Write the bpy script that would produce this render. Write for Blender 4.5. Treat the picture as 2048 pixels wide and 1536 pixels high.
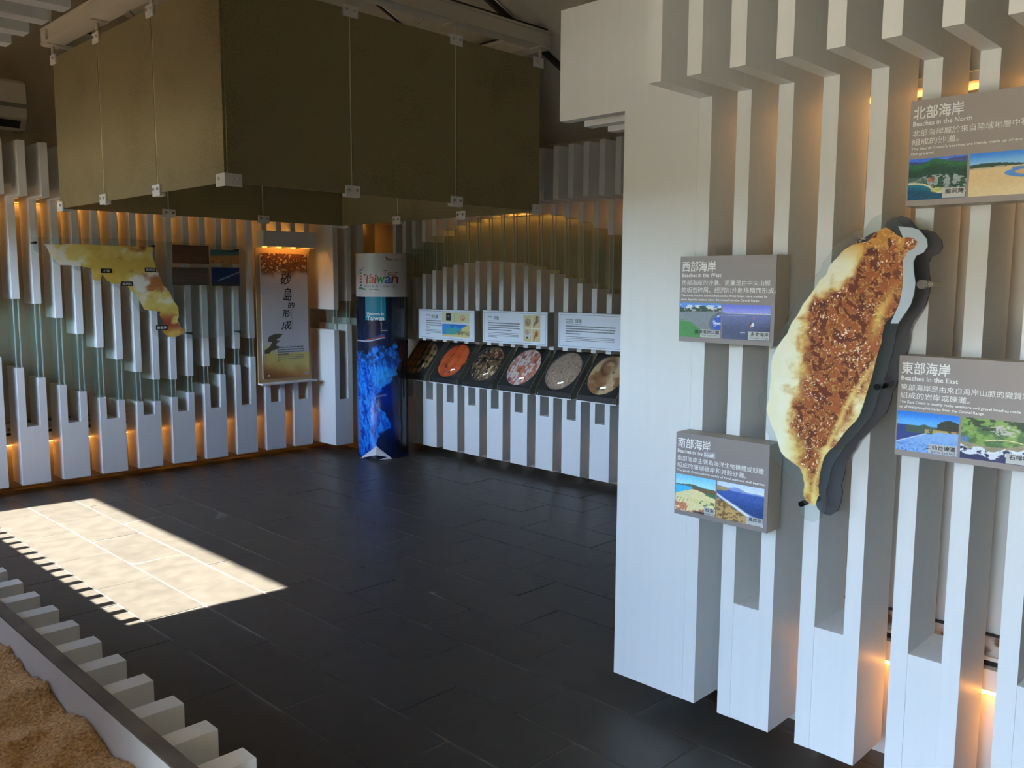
import bpy, math, random
import numpy as np
from mathutils import Vector, Matrix

# ------------------------------------------------------------------ clear
for o in list(bpy.data.objects):
    bpy.data.objects.remove(o)
S = bpy.context.scene
COL = S.collection
rnd = random.Random(7)

# ------------------------------------------------------------------ camera
cam = bpy.data.cameras.new('camera')
cam.sensor_width = 36.0
cam.sensor_fit = 'HORIZONTAL'
cam.lens = 1743.2284 * 36.0 / 2048.0
cam.clip_start = 0.02
CAM = bpy.data.objects.new('camera', cam)
COL.objects.link(CAM)
yaw, pit, rol = math.radians(44.4611), math.radians(-6.5016), math.radians(0.3378)
d_ = Vector((math.cos(yaw) * math.cos(pit), math.sin(yaw) * math.cos(pit), math.sin(pit)))
r_ = Vector((math.sin(yaw), -math.cos(yaw), 0))
u_ = r_.cross(d_)
r2 = r_ * math.cos(rol) + u_ * math.sin(rol)
u2 = -r_ * math.sin(rol) + u_ * math.cos(rol)
M = Matrix((r2, u2, -d_)).transposed().to_4x4()
M.translation = Vector((-5.2685, -7.1317, 1.6))
CAM.matrix_world = M
S.camera = CAM

# ------------------------------------------------------------------ sky, sun, exposure
SUNDIR = Vector((1.0, -0.095, -0.843)).normalized()
W = bpy.data.worlds.new('sky')
S.world = W
W.use_nodes = True
wn = W.node_tree
wn.nodes.clear()
sky = wn.nodes.new('ShaderNodeTexSky')
sky.sky_type = 'NISHITA'
sky.sun_disc = False
sky.sun_elevation = math.radians(40.1)
sky.sun_rotation = math.radians(-84.6)
sky.air_density = 1.0
sky.ozone_density = 2.5
sky.dust_density = 0.3
bg = wn.nodes.new('ShaderNodeBackground')
bg.inputs['Strength'].default_value = 5.0
wo = wn.nodes.new('ShaderNodeOutputWorld')
wn.links.new(sky.outputs[0], bg.inputs['Color'])
wn.links.new(bg.outputs[0], wo.inputs['Surface'])

sun = bpy.data.lights.new('sun', 'SUN')
sun.energy = 116.0
sun.angle = math.radians(0.53)
sun.color = (1.0, 0.955, 0.87)
SUN = bpy.data.objects.new('sun', sun)
SUN.rotation_euler = SUNDIR.to_track_quat('-Z', 'Y').to_euler()
SUN.location = (-20, 2, 17)
COL.objects.link(SUN)

S.view_settings.view_transform = 'Standard'
S.view_settings.look = 'None'
S.view_settings.gamma = 1.0
S.view_settings.use_curve_mapping = False
S.view_settings.exposure = 0.0
S.cycles.max_bounces = 10
S.cycles.diffuse_bounces = 6
S.cycles.glossy_bounces = 4
S.cycles.transparent_max_bounces = 24
S.cycles.caustics_reflective = False
S.cycles.caustics_refractive = False
S.cycles.sample_clamp_indirect = 6.0
S.cycles.use_denoising = True

# ------------------------------------------------------------------ measurements (metres)
XP = -2.6585          # face of the partition's slats
PC = -5.4506          # far edge of its first slat
PITCH = 0.146
FW = 0.0507           # slat width
LA = -3.5439          # left wall: edge of slat 0
RB = 0.7775           # right wall: edge of slat 0
DU = 0.298            # how far the upper slats stand out
DEP = 0.226           # slat depth
ZU_L, ZT_L = 2.205, 2.585
ZU_R, ZT_R = 2.238, 2.63
ZU_P, ZT_P = 2.230, 2.644
CUT = 0.514
XW = -6.0             # window wall
RIDGE_X, RIDGE_Z, EAVE_Z = -2.88, 4.018, 2.77

# ------------------------------------------------------------------ colour helpers
def lin(c):
    c = np.asarray(c, float)
    if c.max() > 1.0:
        c = c / 255.0
    return np.where(c <= 0.04045, c / 12.92, ((c + 0.055) / 1.055) ** 2.4)

def rgba(c):
    return tuple(float(v) for v in lin(c)) + (1.0,)

def bsdf(m):
    return m.node_tree.nodes['Principled BSDF']

def new_mat(name, col, rough=0.5, metal=0.0, spec=0.5):
    m = bpy.data.materials.new(name)
    m.use_nodes = True
    b = bsdf(m)
    b.inputs['Base Color'].default_value = rgba(col)
    b.inputs['Roughness'].default_value = rough
    b.inputs['Metallic'].default_value = metal
    b.inputs['Specular IOR Level'].default_value = spec
    return m

def noise_col(m, c1, c2, scale=(4, 4, 4), detail=6, bump=0.0, lo=0.3, hi=0.7, rand=0.0, dist=0.02):
    nt = m.node_tree
    b = bsdf(m)
    tc = nt.nodes.new('ShaderNodeTexCoord')
    mp = nt.nodes.new('ShaderNodeMapping')
    mp.inputs['Scale'].default_value = scale
    nz = nt.nodes.new('ShaderNodeTexNoise')
    nz.inputs['Scale'].default_value = 1.0
    nz.inputs['Detail'].default_value = detail
    rp = nt.nodes.new('ShaderNodeValToRGB')
    rp.color_ramp.elements[0].position = lo
    rp.color_ramp.elements[1].position = hi
    rp.color_ramp.elements[0].color = rgba(c1)
    rp.color_ramp.elements[1].color = rgba(c2)
    nt.links.new(tc.outputs['Object'], mp.inputs['Vector'])
    if rand:
        oi = nt.nodes.new('ShaderNodeObjectInfo')
        ad = nt.nodes.new('ShaderNodeVectorMath')
        ad.operation = 'ADD'
        sc = nt.nodes.new('ShaderNodeMath')
        sc.operation = 'MULTIPLY'
        sc.inputs[1].default_value = 37.0
        nt.links.new(oi.outputs['Random'], sc.inputs[0])
        nt.links.new(mp.outputs[0], ad.inputs[0])
        nt.links.new(sc.outputs[0], ad.inputs[1])
        nt.links.new(ad.outputs[0], nz.inputs['Vector'])
        hs = nt.nodes.new('ShaderNodeHueSaturation')
        mr = nt.nodes.new('ShaderNodeMapRange')
        mr.inputs['To Min'].default_value = 1.0 - rand
        mr.inputs['To Max'].default_value = 1.0 + rand
        nt.links.new(oi.outputs['Random'], mr.inputs['Value'])
        nt.links.new(mr.outputs[0], hs.inputs['Value'])
        nt.links.new(rp.outputs[0], hs.inputs['Color'])
        nt.links.new(hs.outputs[0], b.inputs['Base Color'])
    else:
        nt.links.new(mp.outputs[0], nz.inputs['Vector'])
        nt.links.new(rp.outputs[0], b.inputs['Base Color'])
    nt.links.new(nz.outputs[0], rp.inputs[0])
    if bump:
        bp = nt.nodes.new('ShaderNodeBump')
        bp.inputs['Strength'].default_value = bump
        bp.inputs['Distance'].default_value = dist
        nt.links.new(nz.outputs[0], bp.inputs['Height'])
        nt.links.new(bp.outputs[0], b.inputs['Normal'])
    return m

def clear_mat(name, tint, gloss=0.10, rough=0.03, haze=0.0, haze_col=(200, 215, 215), edge=0.35):
    """thin clear sheet: see-through, with a mirror layer that grows at grazing angles and a little haze"""
    m = bpy.data.materials.new(name)
    m.use_nodes = True
    nt = m.node_tree
    nt.nodes.clear()
    out = nt.nodes.new('ShaderNodeOutputMaterial')
    tr = nt.nodes.new('ShaderNodeBsdfTransparent')
    tr.inputs[0].default_value = rgba(tint)
    gl = nt.nodes.new('ShaderNodeBsdfGlossy')
    gl.inputs['Roughness'].default_value = rough
    df = nt.nodes.new('ShaderNodeBsdfDiffuse')
    df.inputs[0].default_value = rgba(haze_col)
    m1 = nt.nodes.new('ShaderNodeMixShader')
    m1.inputs[0].default_value = haze
    nt.links.new(tr.outputs[0], m1.inputs[1])
    nt.links.new(df.outputs[0], m1.inputs[2])
    lw = nt.nodes.new('ShaderNodeLayerWeight')
    lw.inputs['Blend'].default_value = edge
    mr = nt.nodes.new('ShaderNodeMapRange')
    mr.inputs['To Min'].default_value = gloss * 0.35
    mr.inputs['To Max'].default_value = min(1.0, gloss * 3)
    nt.links.new(lw.outputs['Facing'], mr.inputs['Value'])
    m2 = nt.nodes.new('ShaderNodeMixShader')
    nt.links.new(mr.outputs[0], m2.inputs[0])
    nt.links.new(m1.outputs[0], m2.inputs[1])
    nt.links.new(gl.outputs[0], m2.inputs[2])
    nt.links.new(m2.outputs[0], out.inputs[0])
    return m

def emit_mat(name, col, strength):
    m = bpy.data.materials.new(name)
    m.use_nodes = True
    nt = m.node_tree
    nt.nodes.clear()
    out = nt.nodes.new('ShaderNodeOutputMaterial')
    e = nt.nodes.new('ShaderNodeEmission')
    e.inputs[0].default_value = tuple(col) + (1.0,)
    e.inputs[1].default_value = strength
    nt.links.new(e.outputs[0], out.inputs[0])
    return m

def print_mat(name, rough=0.35, spec=0.4):
    m = bpy.data.materials.new(name)
    m.use_nodes = True
    nt = m.node_tree
    a = nt.nodes.new('ShaderNodeAttribute')
    a.attribute_name = 'print'
    nt.links.new(a.outputs['Color'], bsdf(m).inputs['Base Color'])
    bsdf(m).inputs['Roughness'].default_value = rough
    bsdf(m).inputs['Specular IOR Level'].default_value = spec
    return m

# ------------------------------------------------------------------ materials
WHITE = new_mat('white_slat', (222, 222, 218), 0.42)
noise_col(WHITE, (221, 222, 219), (224, 224, 221), (45, 45, 1.2), 2, 0.0, rand=0.012)
WALLD = new_mat('darkened_wall', (176, 165, 144), 0.8)  # wall colour darkened to deepen the shade between the slats
noise_col(WALLD, (166, 155, 134), (186, 175, 154), (2, 2, 2), 6, 0.05)
WALLW = new_mat('white_wall_paint', (205, 202, 194), 0.7)
noise_col(WALLW, (196, 192, 182), (212, 209, 202), (2, 2, 2), 6, 0.05)
CEIL = new_mat('ceiling_plaster', (206, 199, 182), 0.85)
noise_col(CEIL, (196, 189, 172), (216, 209, 192), (1.2, 1.2, 1.2), 6, 0.05)
TILE = new_mat('slate_tile', (98, 94, 88), 0.42, spec=0.45)
noise_col(TILE, (52, 49, 44), (61, 58, 52), (11, 11, 11), 8, 0.16, 0.3, 0.72, rand=0.05, dist=0.006)
GROUT = new_mat('grey_mortar', (150, 146, 138), 0.9)
noise_col(GROUT, (52, 49, 44), (100, 95, 86), (3, 3, 3), 6, 0.1, .40, .62)
SAND = new_mat('brown_sand', (160, 125, 85), 0.95, spec=0.1)
noise_col(SAND, (158, 118, 78), (228, 188, 136), (160, 160, 160), 4, 0.8, 0.32, 0.68, dist=0.006)
GREYSIGN = new_mat('taupe_sign_face', (134, 128, 128), 0.45)
TAUPE = new_mat('taupe_sign_side', (172, 164, 150), 0.5)
WTEXT = new_mat('white_lettering', (238, 238, 236), 0.5)
BTEXT = new_mat('black_lettering', (30, 28, 28), 0.6)
GTEXT = new_mat('grey_lettering', (105, 108, 110), 0.6)
PRINT = print_mat('printed_surface', 0.4)
PRINTG = print_mat('glossy_print', 0.16, 0.6)
BLACKBOX = new_mat('black_acrylic', (44, 45, 44), 0.32)
BOXSIDE = new_mat('olive_grey_side', (120, 120, 108), 0.4)
BOARD = new_mat('white_label_board', (226, 232, 240), 0.4)
BOARDSIDE = new_mat('grey_board_side', (150, 146, 132), 0.5)
STEEL = new_mat('polished_steel', (215, 215, 215), 0.18, 1.0)
DARKSTEEL = new_mat('dark_steel_pin', (36, 36, 38), 0.3, 0.8)
BEAMW = new_mat('white_steel_beam', (196, 190, 174), 0.5)
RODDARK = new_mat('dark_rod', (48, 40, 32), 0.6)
PLATE = new_mat('dark_grey_acrylic', (72, 72, 78), 0.3)
WOOD = new_mat('tan_board', (168, 140, 100), 0.5)
LABELBLACK = new_mat('black_place_label', (18, 18, 18), 0.4)
PAPER = new_mat('silver_white_card', (214, 216, 218), 0.4)
ACW = new_mat('air_conditioner_plastic', (205, 198, 184), 0.5)
DARKBAND = new_mat('dark_band', (26, 24, 22), 0.8)
RUST = new_mat('rusted_painted_metal', (170, 160, 146), 0.7)
noise_col(RUST, (96, 66, 44), (186, 180, 170), (14, 14, 30), 6, 0.1, 0.36, 0.52)
GROUND = new_mat('pale_paving', (168, 160, 146), 0.9)
noise_col(GROUND, (160, 148, 127), (176, 164, 141), (0.6, 0.6, 0.6), 6)
CLEAR = clear_mat('clear_acrylic', (246, 250, 249), 0.05, 0.02, 0.03, (215, 228, 230))
DOME = clear_mat('clear_dome', (250, 251, 251), 0.11, 0.03, 0.012)
GREENGLASS = clear_mat('green_tinted_glass', (246, 251, 248), 0.06, 0.05, 0.06, (206, 222, 214))
EDGEGLASS = clear_mat('glass_edge', (206, 232, 220), 0.12, 0.08, 0.75, (186, 204, 196))
LAMP = emit_mat('warm_lamp', (1.0, 0.42, 0.08), 26.0)
LAMPMID = emit_mat('warm_lamp_partition', (1.0, 0.47, 0.12), 30.0)
LAMPDIM = emit_mat('warm_lamp_dim', (1.0, 0.38, 0.06), 5.0)
LAMPLOW = emit_mat('warm_lamp_low', (1.0, 0.38, 0.06), 20.0)

def sandy_glass():
    m = bpy.data.materials.new('sand_textured_glass')
    m.use_nodes = True
    nt = m.node_tree
    b = bsdf(m)
    b.inputs['Roughness'].default_value = 0.28
    b.inputs['Specular IOR Level'].default_value = 0.4
    tc = nt.nodes.new('ShaderNodeTexCoord')
    nz = nt.nodes.new('ShaderNodeTexNoise')
    nz.inputs['Scale'].default_value = 90
    nz.inputs['Detail'].default_value = 4
    n2 = nt.nodes.new('ShaderNodeTexNoise')
    n2.inputs['Scale'].default_value = 2.4
    n2.inputs['Detail'].default_value = 6
    ad = nt.nodes.new('ShaderNodeMath')
    ad.operation = 'ADD'
    rp = nt.nodes.new('ShaderNodeValToRGB')
    rp.color_ramp.elements[0].position = 0.66
    rp.color_ramp.elements[1].position = 1.40
    rp.color_ramp.elements[0].color = rgba((126, 116, 84))
    rp.color_ramp.elements[1].color = rgba((152, 142, 108))
    nt.links.new(tc.outputs['Object'], nz.inputs['Vector'])
    nt.links.new(tc.outputs['Object'], n2.inputs['Vector'])
    nt.links.new(nz.outputs[0], ad.inputs[0])
    nt.links.new(n2.outputs[0], ad.inputs[1])
    nt.links.new(ad.outputs[0], rp.inputs[0])
    nt.links.new(rp.outputs[0], b.inputs['Base Color'])
    out = nt.nodes['Material Output']
    tr = nt.nodes.new('ShaderNodeBsdfTransparent')
    tr.inputs[0].default_value = rgba((196, 192, 150))
    mx = nt.nodes.new('ShaderNodeMixShader')
    mx.inputs[0].default_value = 0.66
    nt.links.new(tr.outputs[0], mx.inputs[1])
    nt.links.new(b.outputs[0], mx.inputs[2])
    nt.links.new(mx.outputs[0], out.inputs[0])
    return m
SANDGLASS = sandy_glass()

# ------------------------------------------------------------------ mesh helpers
class MB:
    def __init__(self):
        self.v, self.f, self.sm = [], [], []
    def quad(self, pts):
        n = len(self.v)
        self.v += [tuple(p) for p in pts]
        self.f.append(tuple(range(n, n + len(pts))))
        self.sm.append(False)
    def box(self, x0, x1, y0, y1, z0, z1):
        x0, x1 = min(x0, x1), max(x0, x1)
        y0, y1 = min(y0, y1), max(y0, y1)
        z0, z1 = min(z0, z1), max(z0, z1)
        n = len(self.v)
        self.v += [(x0, y0, z0), (x1, y0, z0), (x1, y1, z0), (x0, y1, z0), (x0, y0, z1), (x1, y0, z1), (x1, y1, z1), (x0, y1, z1)]
        for q in ((0, 3, 2, 1), (4, 5, 6, 7), (0, 1, 5, 4), (1, 2, 6, 5), (2, 3, 7, 6), (3, 0, 4, 7)):
            self.f.append(tuple(n + i for i in q))
            self.sm.append(False)
        return self
    def prism(self, prof, axis, a, b):
        """extrude a polygon along axis from a to b; prof holds the two other coordinates in xyz order"""
        area = sum(p[0] * q[1] - q[0] * p[1] for p, q in zip(prof, prof[1:] + prof[:1]))
        flip = (area < 0) != (axis == 'y')
        if flip:
            prof = prof[::-1]
        a, b = min(a, b), max(a, b)
        def P(p, t):
            return {'x': (t, p[0], p[1]), 'y': (p[0], t, p[1]), 'z': (p[0], p[1], t)}[axis]
        n = len(self.v)
        k = len(prof)
        self.v += [P(p, a) for p in prof] + [P(p, b) for p in prof]
        self.f.append(tuple(n + i for i in reversed(range(k))))
        self.f.append(tuple(n + k + i for i in range(k)))
        self.sm += [False, False]
        for i in range(k):
            j = (i + 1) % k
            self.f.append((n + i, n + j, n + k + j, n + k + i))
            self.sm.append(False)
        return self
    def tube(self, p, q, r, n=10, r2=None):
        p, q = Vector(p), Vector(q)
        d = (q - p).normalized()
        t = Vector((0, 0, 1)) if abs(d.z) < 0.9 else Vector((1, 0, 0))
        a = d.cross(t).normalized()
        b = d.cross(a)
        r2 = r if r2 is None else r2
        s = len(self.v)
        for c, rr in ((p, r), (q, r2)):
            for i in range(n):
                w = 2 * math.pi * i / n
                self.v.append(tuple(c + a * (math.cos(w) * rr) + b * (math.sin(w) * rr)))
        for i in range(n):
            j = (i + 1) % n
            self.f.append((s + i, s + n + i, s + n + j, s + j))
            self.sm.append(True)
        self.f.append(tuple(s + i for i in range(n)))
        self.f.append(tuple(s + n + i for i in reversed(range(n))))
        self.sm += [False, False]
        return self
    def mesh(self, name):
        me = bpy.data.meshes.new(name)
        me.from_pydata(self.v, [], self.f)
        me.polygons.foreach_set('use_smooth', self.sm)
        me.update()
        return me
    def build(self, name, mat, parent=None):
        return link(name, self.mesh(name), mat, parent)

def link(name, me, mat, parent=None):
    if mat is not None and len(me.materials) == 0:
        me.materials.append(mat)
    o = bpy.data.objects.new(name, me)
    COL.objects.link(o)
    if parent is not None:
        o.parent = parent
        root = parent
        off = Vector(root.location)
        while root.parent:
            root = root.parent
            off += Vector(root.location)
        o.location = -off          # geometry is written in world metres
    return o

def tag(o, label=None, cat=None, group=None, kind=None):
    for k, v in (('label', label), ('category', cat), ('group', group), ('kind', kind)):
        if v:
            o[k] = v
    return o

def thing(name, label, cat, loc, group=None):
    o = bpy.data.objects.new(name, None)
    o.empty_display_size = 0.1
    o.location = loc
    COL.objects.link(o)
    return tag(o, label, cat, group)

def box(name, mat, parent, *a):
    return MB().box(*a).build(name, mat, parent)

def structure(o):
    o['kind'] = 'structure'
    return o

def copy_tree(o, delta, parent=None):
    c = o.copy()
    COL.objects.link(c)
    if parent is not None:
        c.parent = parent
    else:
        c.location = Vector(o.location) + Vector(delta)
    for ch in list(o.children):
        copy_tree(ch, delta, c)
    return c

# ---- lettering: a built-in font turned into a flat mesh and laid on any surface
def text_mesh(s, size=1.0):
    cu = bpy.data.curves.new('lettering', 'FONT')
    cu.body = s
    cu.size = size
    cu.resolution_u = 2
    ob = bpy.data.objects.new('lettering', cu)
    COL.objects.link(ob)
    bpy.context.view_layer.update()
    me = bpy.data.meshes.new_from_object(ob.evaluated_get(bpy.context.evaluated_depsgraph_get()))
    bpy.data.objects.remove(ob)
    bpy.data.curves.remove(cu)
    return me

def lettering(s, fn, w, h, mat, parent, bold=0.0, name='lettering', vertical=False, shear=0.0):
    """text scaled to a w by h box with its top left corner at (0,0), y downwards, mapped by fn(x, y) -> point"""
    me = text_mesh(s)
    co = np.array([v.co[:] for v in me.vertices])
    mn, mx = co.min(0), co.max(0)
    vs = []
    for c in co:
        x = (c[0] - mn[0]) / (mx[0] - mn[0]) * w
        y = (mx[1] - c[1]) / max(mx[1] - mn[1], 1e-6) * h
        vs.append((x + shear * (h - y), y))
    faces = [tuple(p.vertices) for p in me.polygons]
    bpy.data.meshes.remove(me)
    allv, allf = [], []
    shifts = [(0, 0)] if not bold else [(0, 0), (bold, 0), (0, bold), (bold, bold)]
    for k, (dx, dy) in enumerate(shifts):
        n = len(allv)
        allv += [tuple(fn(x + dx, y + dy, k * 2e-5)) for x, y in vs]
        allf += [tuple(n + i for i in f) for f in faces]
    m2 = bpy.data.meshes.new(name)
    m2.from_pydata(allv, [], allf)
    m2.update()
    return link(name, m2, mat, parent)

def plane_fn(origin, u, v, nrm, eps=0.0008):
    o, u, v, n = Vector(origin), Vector(u), Vector(v), Vector(nrm)
    def fn(x, y, e=0.0):
        return o + u * x - v * y + n * (eps + e)
    return fn

# ---- printed pictures: numpy colours on a fine grid, one colour per grid point
def vnoise(x, y, seed=0):
    xi, yi = np.floor(x).astype(int), np.floor(y).astype(int)
    xf, yf = x - xi, y - yi
    def h(a, b):
        n = (a * 374761393 + b * 668265263 + seed * 974634777) & 0xffffffff
        n = ((n ^ (n >> 13)) * 1274126177) & 0xffffffff
        return ((n ^ (n >> 16)) & 0xffff) / 65535.0
    sx, sy = xf * xf * (3 - 2 * xf), yf * yf * (3 - 2 * yf)
    return (h(xi, yi) * (1 - sx) + h(xi + 1, yi) * sx) * (1 - sy) + (h(xi, yi + 1) * (1 - sx) + h(xi + 1, yi + 1) * sx) * sy

def fbm(x, y, seed=0, oct=4):
    t, a, s = 0, 0.5, 0
    for i in range(oct):
        t = t + a * vnoise(x * 2 ** i, y * 2 ** i, seed + i)
        s += a
        a *= 0.55
    return t / s

def mixc(base, col, k):
    k = np.clip(k, 0, 1)[..., None]
    return base * (1 - k) + np.asarray(col, float) * k

def flat(x, c):
    return np.ones(x.shape + (3,)) * np.asarray(c, float)

def sst(a, b, x):
    t = np.clip((x - a) / (b - a), 0, 1)
    return t * t * (3 - 2 * t)

def inside(poly, x, y):
    r = np.zeros(x.shape, bool)
    n = len(poly)
    for i in range(n):
        x1, y1 = poly[i]
        x2, y2 = poly[(i + 1) % n]
        if y1 == y2:
            continue
        c = ((y1 > y) != (y2 > y)) & (x < (x2 - x1) * (y - y1) / (y2 - y1) + x1)
        r ^= c
    return r

def painted(name, fn, nx, ny, paint, mat, parent, mask=None):
    """grid over u,v in 0..1 (v down); fn(u,v) -> points (arrays); paint(u,v) -> sRGB 0..255"""
    U, V = np.meshgrid(np.linspace(0, 1, nx + 1), np.linspace(0, 1, ny + 1))
    P = np.stack(fn(U, V), -1).reshape(-1, 3)
    C = lin(np.clip(paint(U, V), 0, 255) / 255.0).reshape(-1, 3)
    idx = np.arange((nx + 1) * (ny + 1)).reshape(ny + 1, nx + 1)
    F = np.stack([idx[1:, :-1], idx[1:, 1:], idx[:-1, 1:], idx[:-1, :-1]], -1).reshape(-1, 4)
    if mask is not None:
        uc, vc = np.meshgrid((np.arange(nx) + .5) / nx, (np.arange(ny) + .5) / ny)
        F = F[mask(uc, vc).ravel()]
        used = np.unique(F)
        re = np.zeros(len(P), int)
        re[used] = np.arange(len(used))
        P, C, F = P[used], C[used], re[F]
    me = bpy.data.meshes.new(name)
    me.from_pydata(P.tolist(), [], F.tolist())
    at = me.color_attributes.new('print', 'FLOAT_COLOR', 'POINT')
    at.data.foreach_set('color', np.concatenate([C, np.ones((len(C), 1))], 1).ravel())
    me.update()
    return link(name, me, mat, parent)

def rect_fn(origin, u, v, nrm, w, h, eps=0.0006):
    o, u, v, n = (np.array(a, float) for a in (origin, u, v, nrm))
    def fn(U, V):
        p = o + U[..., None] * w * u - V[..., None] * h * v + n * eps
        return p[..., 0], p[..., 1], p[..., 2]
    return fn

# ================================================================== SETTING
# ---- floor: mortar bed and separate slate tiles in running bond
floor = structure(box('floor', GROUT, None, XW - .2, 0.5, -9.7, 0.6, -0.12, -0.0014))
TW, TL, GAP = 0.303, 0.61, 0.008
variants = []
for k in range(7):
    b = MB()
    w2, l2 = TW / 2 - GAP / 2, TL / 2 - GAP / 2
    prof = []
    for (cx, cy, sx, sy) in ((-w2, -l2, 1, 1), (w2, -l2, -1, 1), (w2, l2, -1, -1), (-w2, l2, 1, -1)):
        c = rnd.choice((0.002, 0.004, 0.006, 0.014))
        j = lambda: rnd.uniform(-.0016, .0016)
        pts = [(cx + j(), cy + sy * c), (cx + sx * c, cy + j())]
        if sx * sy < 0:
            pts = pts[::-1]
        prof += pts
    mid = []
    for i, p in enumerate(prof):
        mid.append(p)
        if i % 2 == 1:
            q = prof[(i + 1) % len(prof)]
            mid.append(((p[0] + q[0]) / 2 + rnd.uniform(-.0022, .0022), (p[1] + q[1]) / 2 + rnd.uniform(-.0022, .0022)))
    b.prism(mid, 'z', -0.03, 0.0)
    me = b.mesh('tile')
    me.materials.append(TILE)
    variants.append(me)
for i in range(-1, 14):
    xc = -3.645 + TW * (i + 0.5)
    off = -0.055 - 0.31 * (i % 2) - 0.016 * i
    for j in range(-13, 2):
        yc = off + TL * (j + 0.5)
        if yc < -7.4 or yc > 0.25 or xc > 0.2:
            continue
        if xc > XP + .45 and yc < -5.6:
            continue
        o = bpy.data.objects.new('tile', variants[rnd.randrange(7)])
        COL.objects.link(o)
        o.parent = floor
        o.location = (xc, yc, rnd.uniform(-.0012, .0012))
        o.rotation_euler = (rnd.uniform(-.0012, .0012), rnd.uniform(-.0018, .0018), rnd.choice((0, math.pi)) + rnd.uniform(-.002, .002))

# ---- walls
wl = MB()
wl.prism([(XW - .15, 0), (.45, 0), (.45, EAVE_Z), (RIDGE_X, RIDGE_Z), (XW - .15, EAVE_Z)], 'y', 0.30, 0.45)
structure(wl.build('wall_left', WALLD))
structure(box('wall_right', WALLD, None, 0.26, 0.42, -5.6, 0.30, 0, EAVE_Z + .03))
wb = MB()
wb.prism([(XW - .15, 0), (.45, 0), (.45, EAVE_Z), (RIDGE_X, RIDGE_Z), (XW - .15, EAVE_Z)], 'y', -9.65, -9.5)
structure(wb.build('wall_back', new_mat('brown_wall', (96, 84, 70), .8)))
# block behind the partition: one wall faces the camera's side, the other faces the doorway
XB = XP + 0.325
structure(box('wall_partition', WALLW, None, XB, XB + .12, -9.5, -5.38, 0, 3.75))
structure(box('wall_passage', WALLW, None, XB, 0.26, -5.50, -5.38, 0, 3.75))
# window wall: openings let the sky and the sun in
ww = MB()
WY0, WY1, WZ0, WZ1 = -2.87, -0.155, 1.65, 2.693
DY0, DY1, DZ0, DZ1 = -7.50, -5.95, 0.35, 2.45
xa, xb = XW - .12, XW
ww.box(xa, xb, WY1, 0.30, 0, EAVE_Z + .02)
ww.box(xa, xb, WY0, WY1, 0, WZ0).box(xa, xb, WY0, WY1, WZ1, EAVE_Z + .02)
ww.box(xa, xb, DY1, WY0, 0, EAVE_Z + .02)
ww.box(xa, xb, DY0, DY1, 0, DZ0).box(xa, xb, DY0, DY1, DZ1, EAVE_Z + .02)
ww.box(xa, xb, -9.5, DY0, 0, EAVE_Z + .02)
structure(ww.build('wall_window', WALLW))
structure(box('wall_blocker', WALLW, None, XW, -5.04, -5.94, -5.86, 0, 2.74))  # unseen wall added to keep window light off the low wall
for n, (y0, y1, z0, z1) in enumerate(((WY0, WY1, WZ0, WZ1), (DY0, DY1, DZ0, DZ1))):
    f = MB()
    t = .04
    f.box(xa - .01, xb + .01, y0, y1, z0 - t, z0).box(xa - .01, xb + .01, y0 - t, y0, z0, z1).box(xa - .01, xb + .01, y1, y1 + t, z0, z1)
    structure(f.build('window_%d' % (n + 1), BEAMW))
# unseen canopy added outside to keep the sun off the larger window
structure(box('roof', CEIL, None, XW - 2.9, XW - .12, -16, -2.95, 2.50, 2.62))
structure(box('ground', GROUND, None, -60, XW - .12, -50, 45, -.25, -.10))
HILL = new_mat('added_hill', (62, 74, 48), .95, spec=.1)  # unseen hill added to block the bright low sky
noise_col(HILL, (44, 56, 36), (82, 92, 60), (.5, .5, .5), 6)
hv, hf = [], []
HX = np.linspace(-58, -30, 12)
HY = np.linspace(-50, 45, 48)
for a in HX:
    for b in HY:
        hv.append((float(a), float(b), float(-.2 + (5.4 + 1.6 * fbm(np.array(a * .09), np.array(b * .09), 3)) * sst(-30, -38, a))))
for i in range(11):
    for j in range(47):
        hf.append((i * 48 + j, i * 48 + j + 1, (i + 1) * 48 + j + 1, (i + 1) * 48 + j))
hme = bpy.data.meshes.new('hill')
hme.from_pydata(hv, [], hf)
structure(link('hill', hme, HILL))

# ---- gable ceiling with rafters
T = 0.12
ce = MB()
ce.prism([(.45, EAVE_Z - .084), (RIDGE_X, RIDGE_Z), (XW - .12, EAVE_Z - .048), (XW - .12, EAVE_Z - .048 + T), (RIDGE_X, RIDGE_Z + T), (.45, EAVE_Z - .084 + T)], 'y', -9.7, 0.5)
structure(ce.build('ceiling', CEIL))
def roof_z(x):
    return RIDGE_Z - 0.4 * abs(x - RIDGE_X)
for n, (ya, yb) in enumerate(((-3.72, -3.32), (-1.25, -0.95), (-6.6, -6.2))):
    b = MB()
    dz = .09
    b.prism([(.24, roof_z(.24) - dz), (RIDGE_X, RIDGE_Z - dz), (XW, roof_z(XW) - dz), (XW, roof_z(XW) + .02), (RIDGE_X, RIDGE_Z + .02), (.24, roof_z(.24) + .02)], 'y', ya, yb)
    structure(b.build('trim_%d' % (n + 1), CEIL))

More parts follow.
